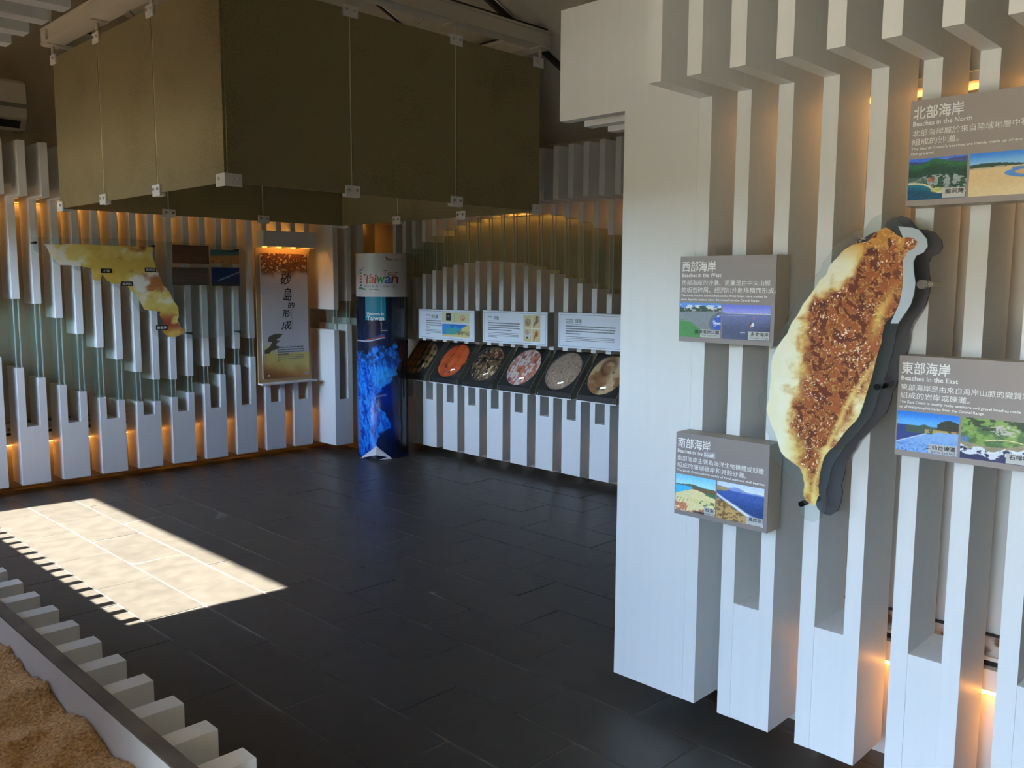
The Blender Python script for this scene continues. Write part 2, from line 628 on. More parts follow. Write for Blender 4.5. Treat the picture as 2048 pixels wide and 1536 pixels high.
# valances along the foot of the walls that hide the low warm lamps, and the sill ledges above them
def wall_band(n, axis, face, a, b):
    s = -1
    def bx(z0, z1, d, name, mat, par=None):
        bb = MB()
        if axis == 'y':
            bb.box(a, b, face - d, face, z0, z1)
        else:
            bb.box(face - d, face, a, b, z0, z1)
        return bb.build(name, mat, par)
    root = structure(bx(.350, .418, .040, 'trim_%d' % n, WALLW))
    bx(.418, .440, .006, 'dark_band', DARKBAND, root)  # raised dark band, a recess's shade put into its colour
    bx(.440, .452, .022, 'rail', WALLW, root)
    bx(.452, .515, .008, 'rusted_plate', RUST, root)
    bx(.515, .522, .012, 'dark_strip', DARKBAND, root)
    bx(2.196, 2.203, .008, 'lamp_ledge', WALLW, root)
wall_band(4, 'y', 0.30, -5.9, 0.2)
wall_band(5, 'x', 0.26, -5.3, 0.25)
wall_band(6, 'x', XB, -9.0, -5.45)

def lamp_strip(label, axis, face, a, b, z0, z1, d, mat, group):
    t = thing('light_strip', label, 'lamp', ((a, face - d / 2, z0) if axis == 'y' else (face - d / 2, a, z0)), group)
    bb = MB()
    e = MB()
    if axis == 'y':
        bb.box(a, b, face - d * .5, face - .001, z0, z1)
        e.box(a, b, face - d, face - d * .5 - .0005, z0, z1)
    else:
        bb.box(face - d * .5, face - .001, a, b, z0, z1)
        e.box(face - d, face - d * .5 - .0005, a, b, z0, z1)
    if z1 > 1:  # added lip and cover hide the tube and steer its light downwards
        if axis == 'y':
            bb.box(a, b, face - d - .004, face - d - .001, z0 - .004, z1).box(a, b, face - d - .004, face - .001, z1 + .0005, z1 + .004)
        else:
            bb.box(face - d - .004, face - d - .001, a, b, z0 - .004, z1).box(face - d - .004, face - .001, a, b, z1 + .0005, z1 + .004)
    bb.build('housing', BEAMW, t)
    e.build('tube', mat, t)
    return t
lamp_strip('warm upper strip lamp glowing behind the slats of the far left wall', 'y', .30, -5.6, .1, 2.206, 2.228, .03, LAMP, None)
lamp_strip('warm upper strip lamp behind the slats of the wall with the oval sample boxes', 'x', .26, -5.0, -.9, 2.23, 2.25, .03, LAMP, None)
lamp_strip('warm upper strip lamp behind the slats of the partition with the grey beach signs', 'x', XB, -8.6, -5.52, 2.222, 2.246, .03, LAMPMID, None)
lamp_strip('warm low strip lamp under the ledge of the far left wall', 'y', .30, -5.6, .1, .340, .349, .022, LAMPLOW, None)
lamp_strip('warm low strip lamp under the ledge behind the oval sample boxes', 'x', .26, -5.0, -.9, .342, .349, .02, LAMPDIM, None)
lamp_strip('warm low strip lamp under the ledge behind the partition slats', 'x', XB, -8.6, -5.9, .336, .349, .035, LAMPLOW, None)

# ================================================================== SLATTED SCREENS
def interp(tab, m):
    ks = sorted(tab)
    if m in tab:
        return tab[m]
    if m < ks[0]:
        return tab[ks[0]] + (tab[ks[0]] - tab[ks[1]]) * (ks[0] - m) * .8
    if m > ks[-1]:
        return tab[ks[-1]] + (tab[ks[-1]] - tab[ks[-2]]) * (m - ks[-1]) * .8
    a = max(k for k in ks if k < m)
    b = min(k for k in ks if k > m)
    return tab[a] + (tab[b] - tab[a]) * (m - a) / (b - a)

HANG_L = {1: 1.485, 2: 1.474, 3: 1.437, 4: 1.328, 5: 1.200, 6: 1.087, 7: .987, 8: .875, 9: .801, 10: .791, 11: .810, 12: .885, 13: .945, 14: 1.023, 15: 1.109, 20: 1.361, 21: 1.438, 22: 1.50}
RISE_L = {1: 1.051, 2: .963, 3: .879, 4: .812, 5: .750, 6: .690, 7: .655, 8: .629, 9: .619, 10: .641, 11: .670, 12: .729, 13: .804, 14: .877, 15: .943, 20: 1.171, 21: 1.222, 22: 1.27}
# ---- far left wall (slats face -y)
scr = thing('slat_screen', 'white slatted far left wall, slat ends dipping in a wave behind the coast map', 'slatted wall', (-1.9, .12, .075))
def left_upper(m, hang, yf):
    x0 = LA + m * PITCH
    MB().prism([(yf, hang), (yf, ZU_L), (-DU, ZU_L), (-DU, ZT_L), (DEP, ZT_L), (DEP, hang)], 'x', x0, x0 + FW).build('slat', WHITE, scr)
for i in range(-3, 12):
    yf = -.246 if i >= 10 else 0.0
    x0 = LA + i * 2 * PITCH
    u = MB()
    legs = []
    for m in (2 * i, 2 * i + 1):
        r = interp(RISE_L, m)
        if 16 <= m <= 19:
            r = .684
        legs.append(r)
    xr = x0 + PITCH
    if i == 11:
        u.box(x0, x0 + FW, yf, DEP, .075, legs[0])
    else:
        u.prism([(x0, .075), (xr + FW, .075), (xr + FW, legs[1]), (xr, legs[1]), (xr, CUT), (x0 + FW, CUT), (x0 + FW, legs[0]), (x0, legs[0])], 'y', yf, DEP)
    u.build('slat_block', WHITE, scr)
    for m in (2 * i, 2 * i + 1):
        if m > 22:
            continue
        h = interp(HANG_L, m)
        if 16 <= m <= 19:
            h = 1.90
        left_upper(m, h, yf)
        if not 16 <= m <= 19:
            x = LA + m * PITCH
            g = MB()
            r = interp(RISE_L, m)
            for q in (.004, FW - .012):
                g.box(x + q, x + q + .008, yf + .021, yf + .15, r - .01, h + .01)
            g = g.build('glass_strip', GREENGLASS, scr)
            e = MB()
            for q in (.004, FW - .012):
                e.box(x + q, x + q + .008, yf + .016, yf + .0208, r - .01, h + .01)
            e.build('glass_edge', EDGEGLASS, g)

# ---- far right wall (slats face -x)
HANG_R = {-1: 1.934, 0: 1.989, 1: 2.042, 2: 2.091, 3: 2.123, 4: 2.149, 5: 2.174, 6: 2.19, 7: 2.204, 8: 2.202, 9: 2.194, 10: 2.181, 11: 2.156, 12: 2.125, 13: 2.085, 14: 2.034, 15: 1.978, 16: 1.92}
RISE_R = {0: 1.695, 1: 1.727, 2: 1.755, 3: 1.773, 4: 1.79, 5: 1.802, 6: 1.801, 7: 1.792, 8: 1.78, 9: 1.755, 10: 1.724, 11: 1.688, 12: 1.655, 13: 1.612, 14: 1.573, 15: 1.534, 16: 1.503, 17: 1.47}
scr = thing('slat_screen', 'white slatted wall whose slat ends rise in an arch above the oval sample boxes', 'slatted wall', (.12, -2.6, .075))
for j in range(-3, 29):
    y1 = -RB - j * PITCH
    h = min(interp(HANG_R, j), ZU_R) if j < 24 else 1.55
    MB().prism([(0, h), (0, ZU_R), (-DU, ZU_R), (-DU, ZT_R), (DEP, ZT_R), (DEP, h)], 'y', y1 - FW, y1).build('slat', WHITE, scr)
    if j >= -2:
        r = interp(RISE_R, j)
        if j > 16:
            r = max(1.15, r)
        z0 = 1.075
        box('slat', WHITE, scr, 0, DEP, y1 - FW, y1, z0, r)
        if h - r > .02:
            g = MB()
            for q in (.004, FW - .012):
                g.box(.021, .15, y1 - q - .008, y1 - q, r - .01, h + .01)
            g = g.build('glass_strip', GREENGLASS, scr)
            e = MB()
            for q in (.004, FW - .012):
                e.box(.016, .0208, y1 - q - .008, y1 - q, r - .01, h + .01)
            e.build('glass_edge', EDGEGLASS, g)
for i in range(-1, 14):
    y1 = -RB - i * 2 * PITCH
    y2 = y1 - PITCH
    MB().prism([(y1, .075), (y2 - FW, .075), (y2 - FW, .688), (y2, .688), (y2, .522), (y1 - FW, .522), (y1 - FW, .688), (y1, .688)], 'x', 0, DEP).build('slat_block', WHITE, scr)

# ---- partition with the signs (slats face -x), and the slats round its corner (facing +y)
scr = thing('slat_screen', 'white slatted partition carrying the grey beach signs and the island map', 'slatted wall', (XP + .12, -6.0, .1))
PD = 0.222
for k in range(0, 19):
    y1 = PC - k * PITCH
    MB().prism([(XP, .098), (XP, ZU_P), (XP - DU, ZU_P), (XP - DU, ZT_P), (XP + PD, ZT_P), (XP + PD, .098)], 'y', y1 - FW, y1).build('slat', WHITE, scr)
    if k % 2 == 1:
        box('slat_block', WHITE, scr, XP + .0006, XP + PD, y1 - FW - (PITCH - FW) + .0004, y1 - FW - .0004, .099, .512)
scr = thing('slat_screen', 'white slats round the partition corner, the first a wide panel beside the doorway', 'slatted wall', (-1.2, -5.25, .085))
for i in range(0, 16):
    x0 = XP + i * .15
    yb = PC + .0006 if i == 0 else -5.36
    zb = .097
    MB().prism([(-5.137, zb), (-5.137, ZU_P), (-4.822, ZU_P), (-4.822, ZT_P), (yb, ZT_P), (yb, zb)], 'x', x0, x0 + FW).build('panel' if i == 0 else 'slat', WHITE, scr)

# ---- low wall beside the sand bed
scr = thing('low_wall', 'low white wall with projecting slats and a grey cap along the sand bed', 'low wall', (-4.63, -3.4, 0))
box('wall_panel', WHITE, scr, -4.667, -4.640, -5.84, .05, 0, .7695)
box('cap', new_mat('weathered_cap', (128, 120, 108), .7), scr, -4.667, -4.6365, -5.84, .05, .7700, .775)
noise_col(bpy.data.materials['weathered_cap'], (72, 66, 57), (104, 97, 85), (8, 8, 8), 6, .1)
for k in range(-31, 14):
    y0 = -4.585 - .146 * k
    if y0 > -.05 or y0 < -5.82:
        continue
    box('slat', WHITE, scr, -4.6360, -4.522, y0, y0 + .05, .06, .742)
# ---- slats hanging over the low wall
scr = thing('slat_screen', 'white overhead slats hanging above the sand bed at the top left', 'slatted wall', (-4.7, -3.4, 2.23))
for k in range(-31, 14):
    y0 = -4.636 - .146 * k
    if y0 > -.3 or y0 < -6.0:
        continue
    box('slat', WHITE, scr, -5.05, -4.487, y0, y0 + .05, 2.23, 2.62)
structure(box('trim_7', WALLW, None, -5.05, -4.85, -6.05, .3, 2.62, 3.35))

# ================================================================== SAND
nx, ny = 90, 260
sx, sy = np.meshgrid(np.linspace(-5.85, -4.669, nx), np.linspace(-5.83, -.1, ny))
z = .700 + .045 * (fbm(sx * 3, sy * 3, 5) - .5) * 2 * sst(-4.66, -4.85, sx) + .016 * (fbm(sx * 3, sy * 7, 15) - .5) * 2 + .02 * (fbm(sx * 14, sy * 14, 9) - .5) * 2 - .05 * np.sin((sy + sx * .6) * 5.2) * sst(-4.70, -5.0, sx)
z += .010 * np.sin(sy * 21 + 3 * fbm(sx * 4, sy * 4, 3)) - .03 * sst(-4.8, -5.3, sx)
z += .016 * (fbm(sx * 60, sy * 60, 11, 2) - .5)
V = np.stack([sx, sy, z], -1).reshape(-1, 3)
idx = np.arange(nx * ny).reshape(ny, nx)
F = np.stack([idx[:-1, :-1], idx[:-1, 1:], idx[1:, 1:], idx[1:, :-1]], -1).reshape(-1, 4).tolist()
V = V.tolist()
# skirt so that the bed has a body
n0 = len(V)
rim = idx[0, :].tolist() + idx[1:, -1].tolist() + idx[-1, -2::-1].tolist() + idx[-2:0:-1, 0].tolist()
for i in rim:
    V.append([V[i][0], V[i][1], 0.0])
for a in range(len(rim)):
    b = (a + 1) % len(rim)
    F.append([rim[a], n0 + a, n0 + b, rim[b]])
me = bpy.data.meshes.new('sand')
me.from_pydata(V, [], F)
me.polygons.foreach_set('use_smooth', [True] * len(F))
sand = link('sand', me, SAND)
tag(sand, 'coarse brown sand filling the bed behind the low white wall', 'sand', kind='stuff')

# ================================================================== HANGING GLASS ENCLOSURE
GX0, GX1, GY0, GY1, GZ0, GZ1 = -3.193, -0.989, -3.170, -0.930, 2.080, 3.032
ge = thing('hanging_glass_enclosure', 'square of olive sand-textured glass panels hung from a white steel frame', 'glass enclosure', ((GX0 + GX1) / 2, (GY0 + GY1) / 2, GZ0))
px = [GX0, -2.472, -1.724, GX1]
py = [GY0, -2.421, -1.678, GY1]
th = .006
for i in range(3):
    for yy in (GY0, GY1):
        box('glass_panel', SANDGLASS, ge, px[i] + .006, px[i + 1] - .006, yy - th, yy + th, GZ0, GZ1)
    for xx in (GX0, GX1):
        box('glass_panel', SANDGLASS, ge, xx - th, xx + th, py[i] + .006, py[i + 1] - .006, GZ0, GZ1)
# beams
bw, z0, z1 = .055, 3.115, 3.215
for yy in (GY0, GY1):
    b = MB()
    b.box(GX0 - bw, GX1 + bw, yy - bw, yy + bw, z0, z0 + .014).box(GX0 - bw, GX1 + bw, yy - bw, yy + bw, z1 - .014, z1).box(GX0 - bw, GX1 + bw, yy - bw * .8, yy + bw * .8, z0 + .014, z1 - .014)
    b.build('beam', BEAMW, ge)
    box('shadow_strip', RODDARK, ge, GX0 - bw * .6, GX1 + bw * .6, yy - bw * .6, yy + bw * .6, z1, z1 + .02)  # solid dark strip: shadow above the beam put into its colour
for xx in (GX0, GX1):
    b = MB()
    b.box(xx - bw, xx + bw, GY0 + bw, GY1 - bw, z0, z0 + .014).box(xx - bw, xx + bw, GY0 + bw, GY1 - bw, z1 - .014, z1).box(xx - bw * .8, xx + bw * .8, GY0 + bw, GY1 - bw, z0 + .014, z1 - .014)
    b.build('beam', BEAMW, ge)
    box('shadow_strip', RODDARK, ge, xx - bw * .6, xx + bw * .6, GY0 + bw, GY1 - bw, z1, z1 + .02)
# clamps, bolts and rods
def clamp(x, y, z, along, corner=None):
    w, h, t = .046, .030, .016
    b = MB()
    bolts = []
    if corner is None:
        for s in (-1, 1):
            if along == 'x':
                b.box(x - w, x + w, y + s * (th + .001), y + s * t, z - h, z + h)
                bolts += [((x - w * .55, y + s * t, z + .006), (x - w * .55, y + s * (t + .006), z + .006)), ((x + w * .55, y + s * t, z + .006), (x + w * .55, y + s * (t + .006), z + .006))]
            else:
                b.box(x + s * (th + .001), x + s * t, y - w, y + w, z - h, z + h)
                bolts += [((x + s * t, y - w * .55, z + .006), (x + s * (t + .006), y - w * .55, z + .006)), ((x + s * t, y + w * .55, z + .006), (x + s * (t + .006), y + w * .55, z + .006))]
    else:
        sx, sy = corner          # outward signs
        b.prism([(x + sx * t, y + sy * t), (x - sx * .075, y + sy * t), (x - sx * .075, y + sy * .007), (x + sx * .007, y + sy * .007), (x + sx * .007, y - sy * .075), (x + sx * t, y - sy * .075)], 'z', z - h, z + h)
        bolts = [((x - sx * .042, y + sy * t, z + .006), (x - sx * .042, y + sy * (t + .006), z + .006)), ((x + sx * t, y - sy * .042, z + .006), (x + sx * (t + .006), y - sy * .042, z + .006))]
    c = b.build('clamp', WHITE, ge)
    for p, q in bolts:
        MB().tube(p, q, .008, 8).build('bolt', STEEL, c)
def hanger(x, y, along, corner=None):
    clamp(x, y, GZ0 + .012, along, corner)
    clamp(x, y, GZ1 - .012, along, corner)
    if corner is None:
        MB().tube((x, y, GZ0), (x, y, z0), .0055, 8).build('rod', BEAMW, ge)
    MB().tube((x, y, GZ1 + .02), (x, y, z0), .011, 10).build('hanger_tube', BEAMW, ge)
    box('hanger_foot', BEAMW, ge, x - .05, x + .05, y - .05, y + .05, z0 - .008, z0 - .0005)
for x in px[1:3]:
    for y in (GY0, GY1):
        hanger(x, y, 'x')
for y in py[1:3]:
    for x in (GX0, GX1):
        hanger(x, y, 'y')
for x, sx in ((GX0, -1), (GX1, 1)):
    for y, sy in ((GY0, -1), (GY1, 1)):
        hanger(x, y, None, (sx, sy))
for x in (GX0, GX1):
    for y in (GY0, GY1):
        MB().tube((x, y, z1 + .02), (x, y, roof_z(x) - .001), .012, 8).build('suspension_rod', BEAMW, ge)
# dark rods along the roof slope
for yy, r, nm in ((-3.04, .026, 'thick dark pipe running down the roof slope behind the glass enclosure'), (-2.18, .012, 'thin dark rod running down the roof slope inside the glass enclosure')):
    xa_, xb_ = -2.6, .1
    o = MB().tube((xa_, yy - .03, roof_z(xa_) - r - .002), (xb_, yy + .03, roof_z(xb_) - r - .002), r, 10).build('roof_rod', RODDARK)
    tag(o, nm, 'pipe')
# spotlights on little arms under the frame
def spot(x, y, ax, ay, zb, label, shade):
    t = thing('spotlight', label, 'spotlight', (x, y, zb), 'spotlights on the hanging steel frame')
    MB().tube((ax, ay, z0 - .001), (x, y, zb + .085), .009, 8).build('arm', BEAMW, t)
    if shade:
        MB().tube((x, y, zb + .045), (x, y, zb + .085), .018, 12).build('socket', BEAMW, t)
        MB().tube((x, y, zb), (x, y, zb + .045), .048, 16, .020).build('shade', new_mat('grey_shade', (120, 118, 108), .4), t)
    else:
        MB().tube((x, y, zb + .012), (x, y, zb + .085), .024, 14).build('housing', BEAMW, t)
        MB().tube((x, y, zb), (x, y, zb + .0118), .022, 14).build('lens', new_mat('dark_lens', (40, 60, 52), .2), t)
spot(-1.93, -2.98, -1.93, -3.125, 2.985, 'spotlight with a flared grey shade near the middle of the glass enclosure', True)
spot(-1.34, -2.98, -1.27, -3.125, 3.005, 'white cylinder spotlight near the right end of the glass enclosure', False)
spot(-3.05, -1.96, -3.15, -2.02, 2.99, 'white spotlight over the left side of the glass enclosure', False)

# ================================================================== GREY BEACH SIGNS
def shade_noise(c, u, v, s, amp, seed):
    return c + (fbm(u * s, v * s, seed, 3)[..., None] - .5) * amp

def ph_west1(u, v):
    c = flat(u, (128, 140, 150))
    c = mixc(c, (120, 132, 140), sst(.4, 1, v))
    c = mixc(c, (92, 150, 232), (v < .14) * 1.0)
    sky2 = fbm(u * 9, v * 9, 1)
    c = mixc(c, (236, 240, 240), ((v > .06) & (v < .22) & (sky2 > .45)) * .9)
    c = mixc(c, (40, 66, 52), ((v > .12 + .04 * np.sin(u * 9)) & (v < .27 - .05 * u) & (sky2 < .62)) * .95)
    sea = ((u - 1.15) ** 2 / .12 + (v - .58) ** 2 / .09) < 1
    c = mixc(c, (52, 92, 200), sea * 1.0)
    c = mixc(c, (225, 235, 250), (sea & (fbm(u * 14, v * 14, 4) > .6)) * .9)
    edge = ((u - 1.15) ** 2 / .18 + (v - .58) ** 2 / .13) < 1
    c = mixc(c, (84, 96, 118), (edge & ~sea) * .7)
    c = mixc(c, (66, 140, 70), sst(.02, -.08, (u - .42) * .9 + (.66 - v)) * (v > .55) * .9)
    c = mixc(c, (74, 150, 84), ((v > .48) & (v < .55) & (u < .12)) * .6)
    return shade_noise(c, u, v, 40, 26, 2)

def ph_west2(u, v):
    c = mixc(flat(u, (108, 122, 226)), (150, 160, 238), sst(0, .24, v))
    c = mixc(c, (104, 116, 170), (v > .235) * 1.0)
    c = mixc(c, (78, 88, 122), sst(.3, .75, v) * 1.0)
    c = mixc(c, (238, 242, 252), np.exp(-((v - .25) / .012) ** 2) * (u > .06) * .95)
    c = mixc(c, (190, 200, 235), np.exp(-((v - .315) / .008) ** 2) * (u < .5) * .6)
    c = mixc(c, (66, 70, 92), sst(.0, .5, (u + v) - 1.25) * .6)
    def fig(x, y, s, col):
        nonlocal c
        k = (((u - x) / s) ** 2 + ((v - y) / (s * 1.7)) ** 2) < 1
        c = mixc(c, col, k * 1.0)
    fig(.61, .50, .016, (60, 50, 50)); fig(.645, .56, .03, (232, 232, 228)); fig(.60, .57, .02, (50, 40, 44)); fig(.61, .605, .02, (214, 166, 140))
    fig(.655, .385, .016, (190, 110, 90)); fig(.85, .26, .012, (200, 110, 90)); fig(.74, .275, .012, (210, 130, 130)); fig(.78, .28, .010, (90, 80, 90))
    c = mixc(c, (200, 210, 230), ((np.abs(v - .80) < .015) & (np.abs(u - .44) < .05)) * .8)
    return shade_noise(c, u, v, 30, 22, 7)

def ph_south1(u, v):
    c = mixc(flat(u, (128, 214, 250)), (176, 236, 252), sst(0, .25, v))
    c = mixc(c, (238, 226, 170), (v > .28) * 1.0)
    hill = .27 - .05 * np.exp(-((u - .42) / .2) ** 2) + .02 * u
    c = mixc(c, (92, 104, 96), ((v > hill) & (v < .35 + .10 * sst(.4, 1, u))) * 1.0)
    c = mixc(c, (128, 92, 66), ((v > .30 + .03 * u) & (v < .36 + .12 * sst(.45, 1, u)) & (u > .35)) * .8)
    c = mixc(c, (70, 120, 84), ((v > .40) & (v < .52) & (u > .76) & (v < .3 + .22 * u)) * .9)
    c = mixc(c, (70, 190, 240), ((v > .30) & (v < .54 - .42 * u) & (u < .42)) * 1.0)
    c = mixc(c, (226, 214, 120), np.exp(-((v - .66) / .05) ** 2) * sst(.2, .5, u) * .5)
    n = fbm(u * 12, v * 12, 3)
    c = mixc(c, (196, 118, 92), ((v > .72 + .3 * (1 - u) * (u > .3) + .1 * n) & (n > .42)) * .85)
    c = mixc(c, (64, 110, 84), ((v > .62) & (v < .8) & (u > .55) & (n < .45)) * .8)
    c = mixc(c, (120, 70, 60), ((np.abs(np.sin(u * 36 + v * 16)) < .22) & (u < .34) & (v > .64) & (fbm(u * 20, v * 8, 8) > .45)) * .8)
    c = mixc(c, (60, 60, 70), ((v > .94) & (u > .45)) * .7)
    return shade_noise(c, u, v, 34, 28, 4)

def ph_south2(u, v):
    c = mixc(flat(u, (206, 226, 248)), (226, 236, 248), sst(0, .18, v))
    m = .10 + .09 * u + .04 * np.sin(u * 11) * np.exp(-((u - .45) / .3) ** 2)
    c = mixc(c, (120, 150, 208), (v > m) * .9)
    sea = v > .20 + .02 * u
    c = mixc(c, (64, 96, 170), sea * 1.0)
    c = mixc(c, (44, 72, 128), sst(.3, .7, v) * sea)
    c = mixc(c, (176, 150, 92), ((v > .13) & (v < .24) & (u < .26 - (v - .18) ** 2 * 30)) * .8)
    sh = .36 + .62 * u
    c = mixc(c, (240, 244, 250), np.clip(1.2 - np.abs(v - sh) / (.035 + .05 * u + .05 * (fbm(u * 16, v * 16, 5) - .5)), 0, 1))
    c = mixc(c, (190, 158, 104), sst(.03, .07, v - sh - .02 * np.sin(u * 20)))
    c = mixc(c, (106, 84, 54), (((v - sh) > .06) & (fbm(u * 18, v * 26, 6) > .53)) * .8)
    return shade_noise(c, u, v, 36, 30, 9)

def ph_north1(u, v):
    c = mixc(flat(u, (60, 110, 226)), (120, 170, 244), sst(0, .1, v) * sst(.3, .7, u))
    h = .12 + .03 * np.sin(u * 8) - .09 * np.exp(-((u - .42) / .16) ** 2)
    c = mixc(c, (56, 62, 112), (v > .06 + .03 * np.sin(u * 5)) * .8)
    c = mixc(c, (44, 100, 70), (v > h) * 1.0)
    c = mixc(c, (26, 58, 54), sst(h + .05, h + .22, v) * .8)
    n = fbm(u * 16, v * 16, 2)
    town = (v > .42 + .1 * u * 0) & (v < .86) & (v > .30 + .5 * np.abs(u - .55)) & (n > .50)
    c = mixc(c, (170, 178, 188), town * .8)
    c = mixc(c, (58, 112, 74), ((v > .5) & (n < .36)) * .6)
    c = mixc(c, (168, 96, 70), ((np.abs(u - .4) < .05) & (np.abs(v - .52) < .05)) * .8)
    c = mixc(c, (86, 118, 120), ((u < .34) & (v > .46) & (v < .6)) * .6)
    bay = v > .62 + .24 * sst(.1, .9, u) + .10 * np.exp(-((u - .52) / .13) ** 2)
    c = mixc(c, (24, 112, 138), bay * 1.0)
    c = mixc(c, (14, 74, 108), bay * sst(.8, 1, v + .2 * (1 - u)))
    edge = np.abs(v - (.60 + .24 * sst(.1, .9, u) + .10 * np.exp(-((u - .52) / .13) ** 2))) < .022
    c = mixc(c, (226, 216, 184), edge * .9)
    c = mixc(c, (190, 190, 120), ((((u - .52) / .12) ** 2 + ((v - .78) / .06) ** 2) < 1) * .8)
    return shade_noise(c, u, v, 40, 34, 3)

def ph_north2(u, v):
    c = mixc(flat(u, (46, 124, 226)), (126, 188, 244), sst(0, .26, v))
    c = mixc(c, (34, 66, 54), (v > .27 - .03 * np.sin(u * 6)) * 1.0)
    c = mixc(c, (222, 196, 150), (v > .37 - .06 * u) * 1.0)
    c = mixc(c, (238, 222, 184), sst(.55, 1, v) * .7)
    r = ((u - 1.0) / .55) ** 2 + ((v - .50) / .14) ** 2
    c = mixc(c, (70, 130, 204), (r < 1) * 1.0)
    c = mixc(c, (196, 166, 122), ((((u - 1.0) / .42) ** 2 + ((v - .49) / .09) ** 2) < 1) * 1.0)
    c = mixc(c, (76, 122, 190), ((v > .36) & (v < .42) & (u > .55)) * .8)
    c = mixc(c, (196, 184, 164), ((np.abs(v - .37 + .05 * u) < .025) & (u < .45) & (fbm(u * 20, v * 20, 2) > .4)) * .9)
    return shade_noise(c, u, v, 30, 16, 5)

def ph_east1(u, v):
    c = mixc(flat(u, (28, 120, 226)), (92, 172, 246), sst(0, .3, v))
    c = mixc(c, (46, 66, 132), ((v > .33) & (u < .5)) * 1.0)
    c = mixc(c, (64, 88, 74), ((v > .34 - .05 * np.exp(-((u - .45) / .06) ** 2)) & (v < .52) & (u > .16) & (u < .66)) * .95)
    c = mixc(c, (44, 48, 38), ((v > .22 - .08 * np.exp(-((u - .85) / .14) ** 2) + .04 * (u < .7)) & (v < .44) & (u > .66)) * .95)
    c = mixc(c, (198, 164, 98), ((v > .40) & (v < .50) & (u > .46) & (fbm(u * 14, v * 14, 4) > .42)) * .8)
    beach = v > .78 - .55 * u + .05 * (u > .5)
    beach &= v > .45
    c = mixc(c, (126, 172, 226), beach * 1.0)
    c = mixc(c, (60, 110, 206), (beach & (fbm(u * 40, v * 60, 6, 2) > .56)) * sst(.5, 1, v) * .9)
    c = mixc(c, (220, 232, 246), np.exp(-((v - (.78 - .55 * u)) / .012) ** 2) * (u < .5) * .9)
    return shade_noise(c, u, v, 46, 22, 8)

def ph_east2(u, v):
    n = fbm(u * 7, v * 7, 3)
    c = mixc(flat(u, (70, 108, 66)), (124, 160, 84), sst(.4, .65, n))
    c = mixc(c, (34, 52, 40), ((v < .2) & (n < .55)) * .8)
    c = mixc(c, (190, 188, 186), (((u - .6) ** 2 / .05 + (v - .25) ** 2 / .018 < 1) & (fbm(u * 26, v * 26, 7) > .5)) * .9)
    c = mixc(c, (44, 50, 44), (np.abs(v - .24 + .2 * (u - .4)) < .035) * (u > .3) * (u < .5) * .8)
    coast = .50 + .12 * u * 0 + .14 * np.sin(u * 3.0) - .10 * (u - .6)
    c = mixc(c, (150, 138, 122), ((v > coast) & (v < coast + .16)) * .85)
    sea = v > coast + .12 + .04 * np.sin(u * 17)
    c = mixc(c, (34, 44, 92), sea * 1.0)
    foam = (np.abs(v - coast - .17 - .04 * np.sin(u * 17)) < .09) & (fbm(u * 15, v * 15, 5) > .47)
    c = mixc(c, (226, 234, 242), foam * .95)
    c = mixc(c, (236, 222, 180), (np.abs(v - (.56 - .10 * np.sin((u - .25) * 4))) < .012) * (u > .35) * .9)
    c = mixc(c, (70, 120, 180), ((u < .12) & (v > .45) & (v < .6)) * .8)
    return shade_noise(c, u, v, 40, 34, 6)

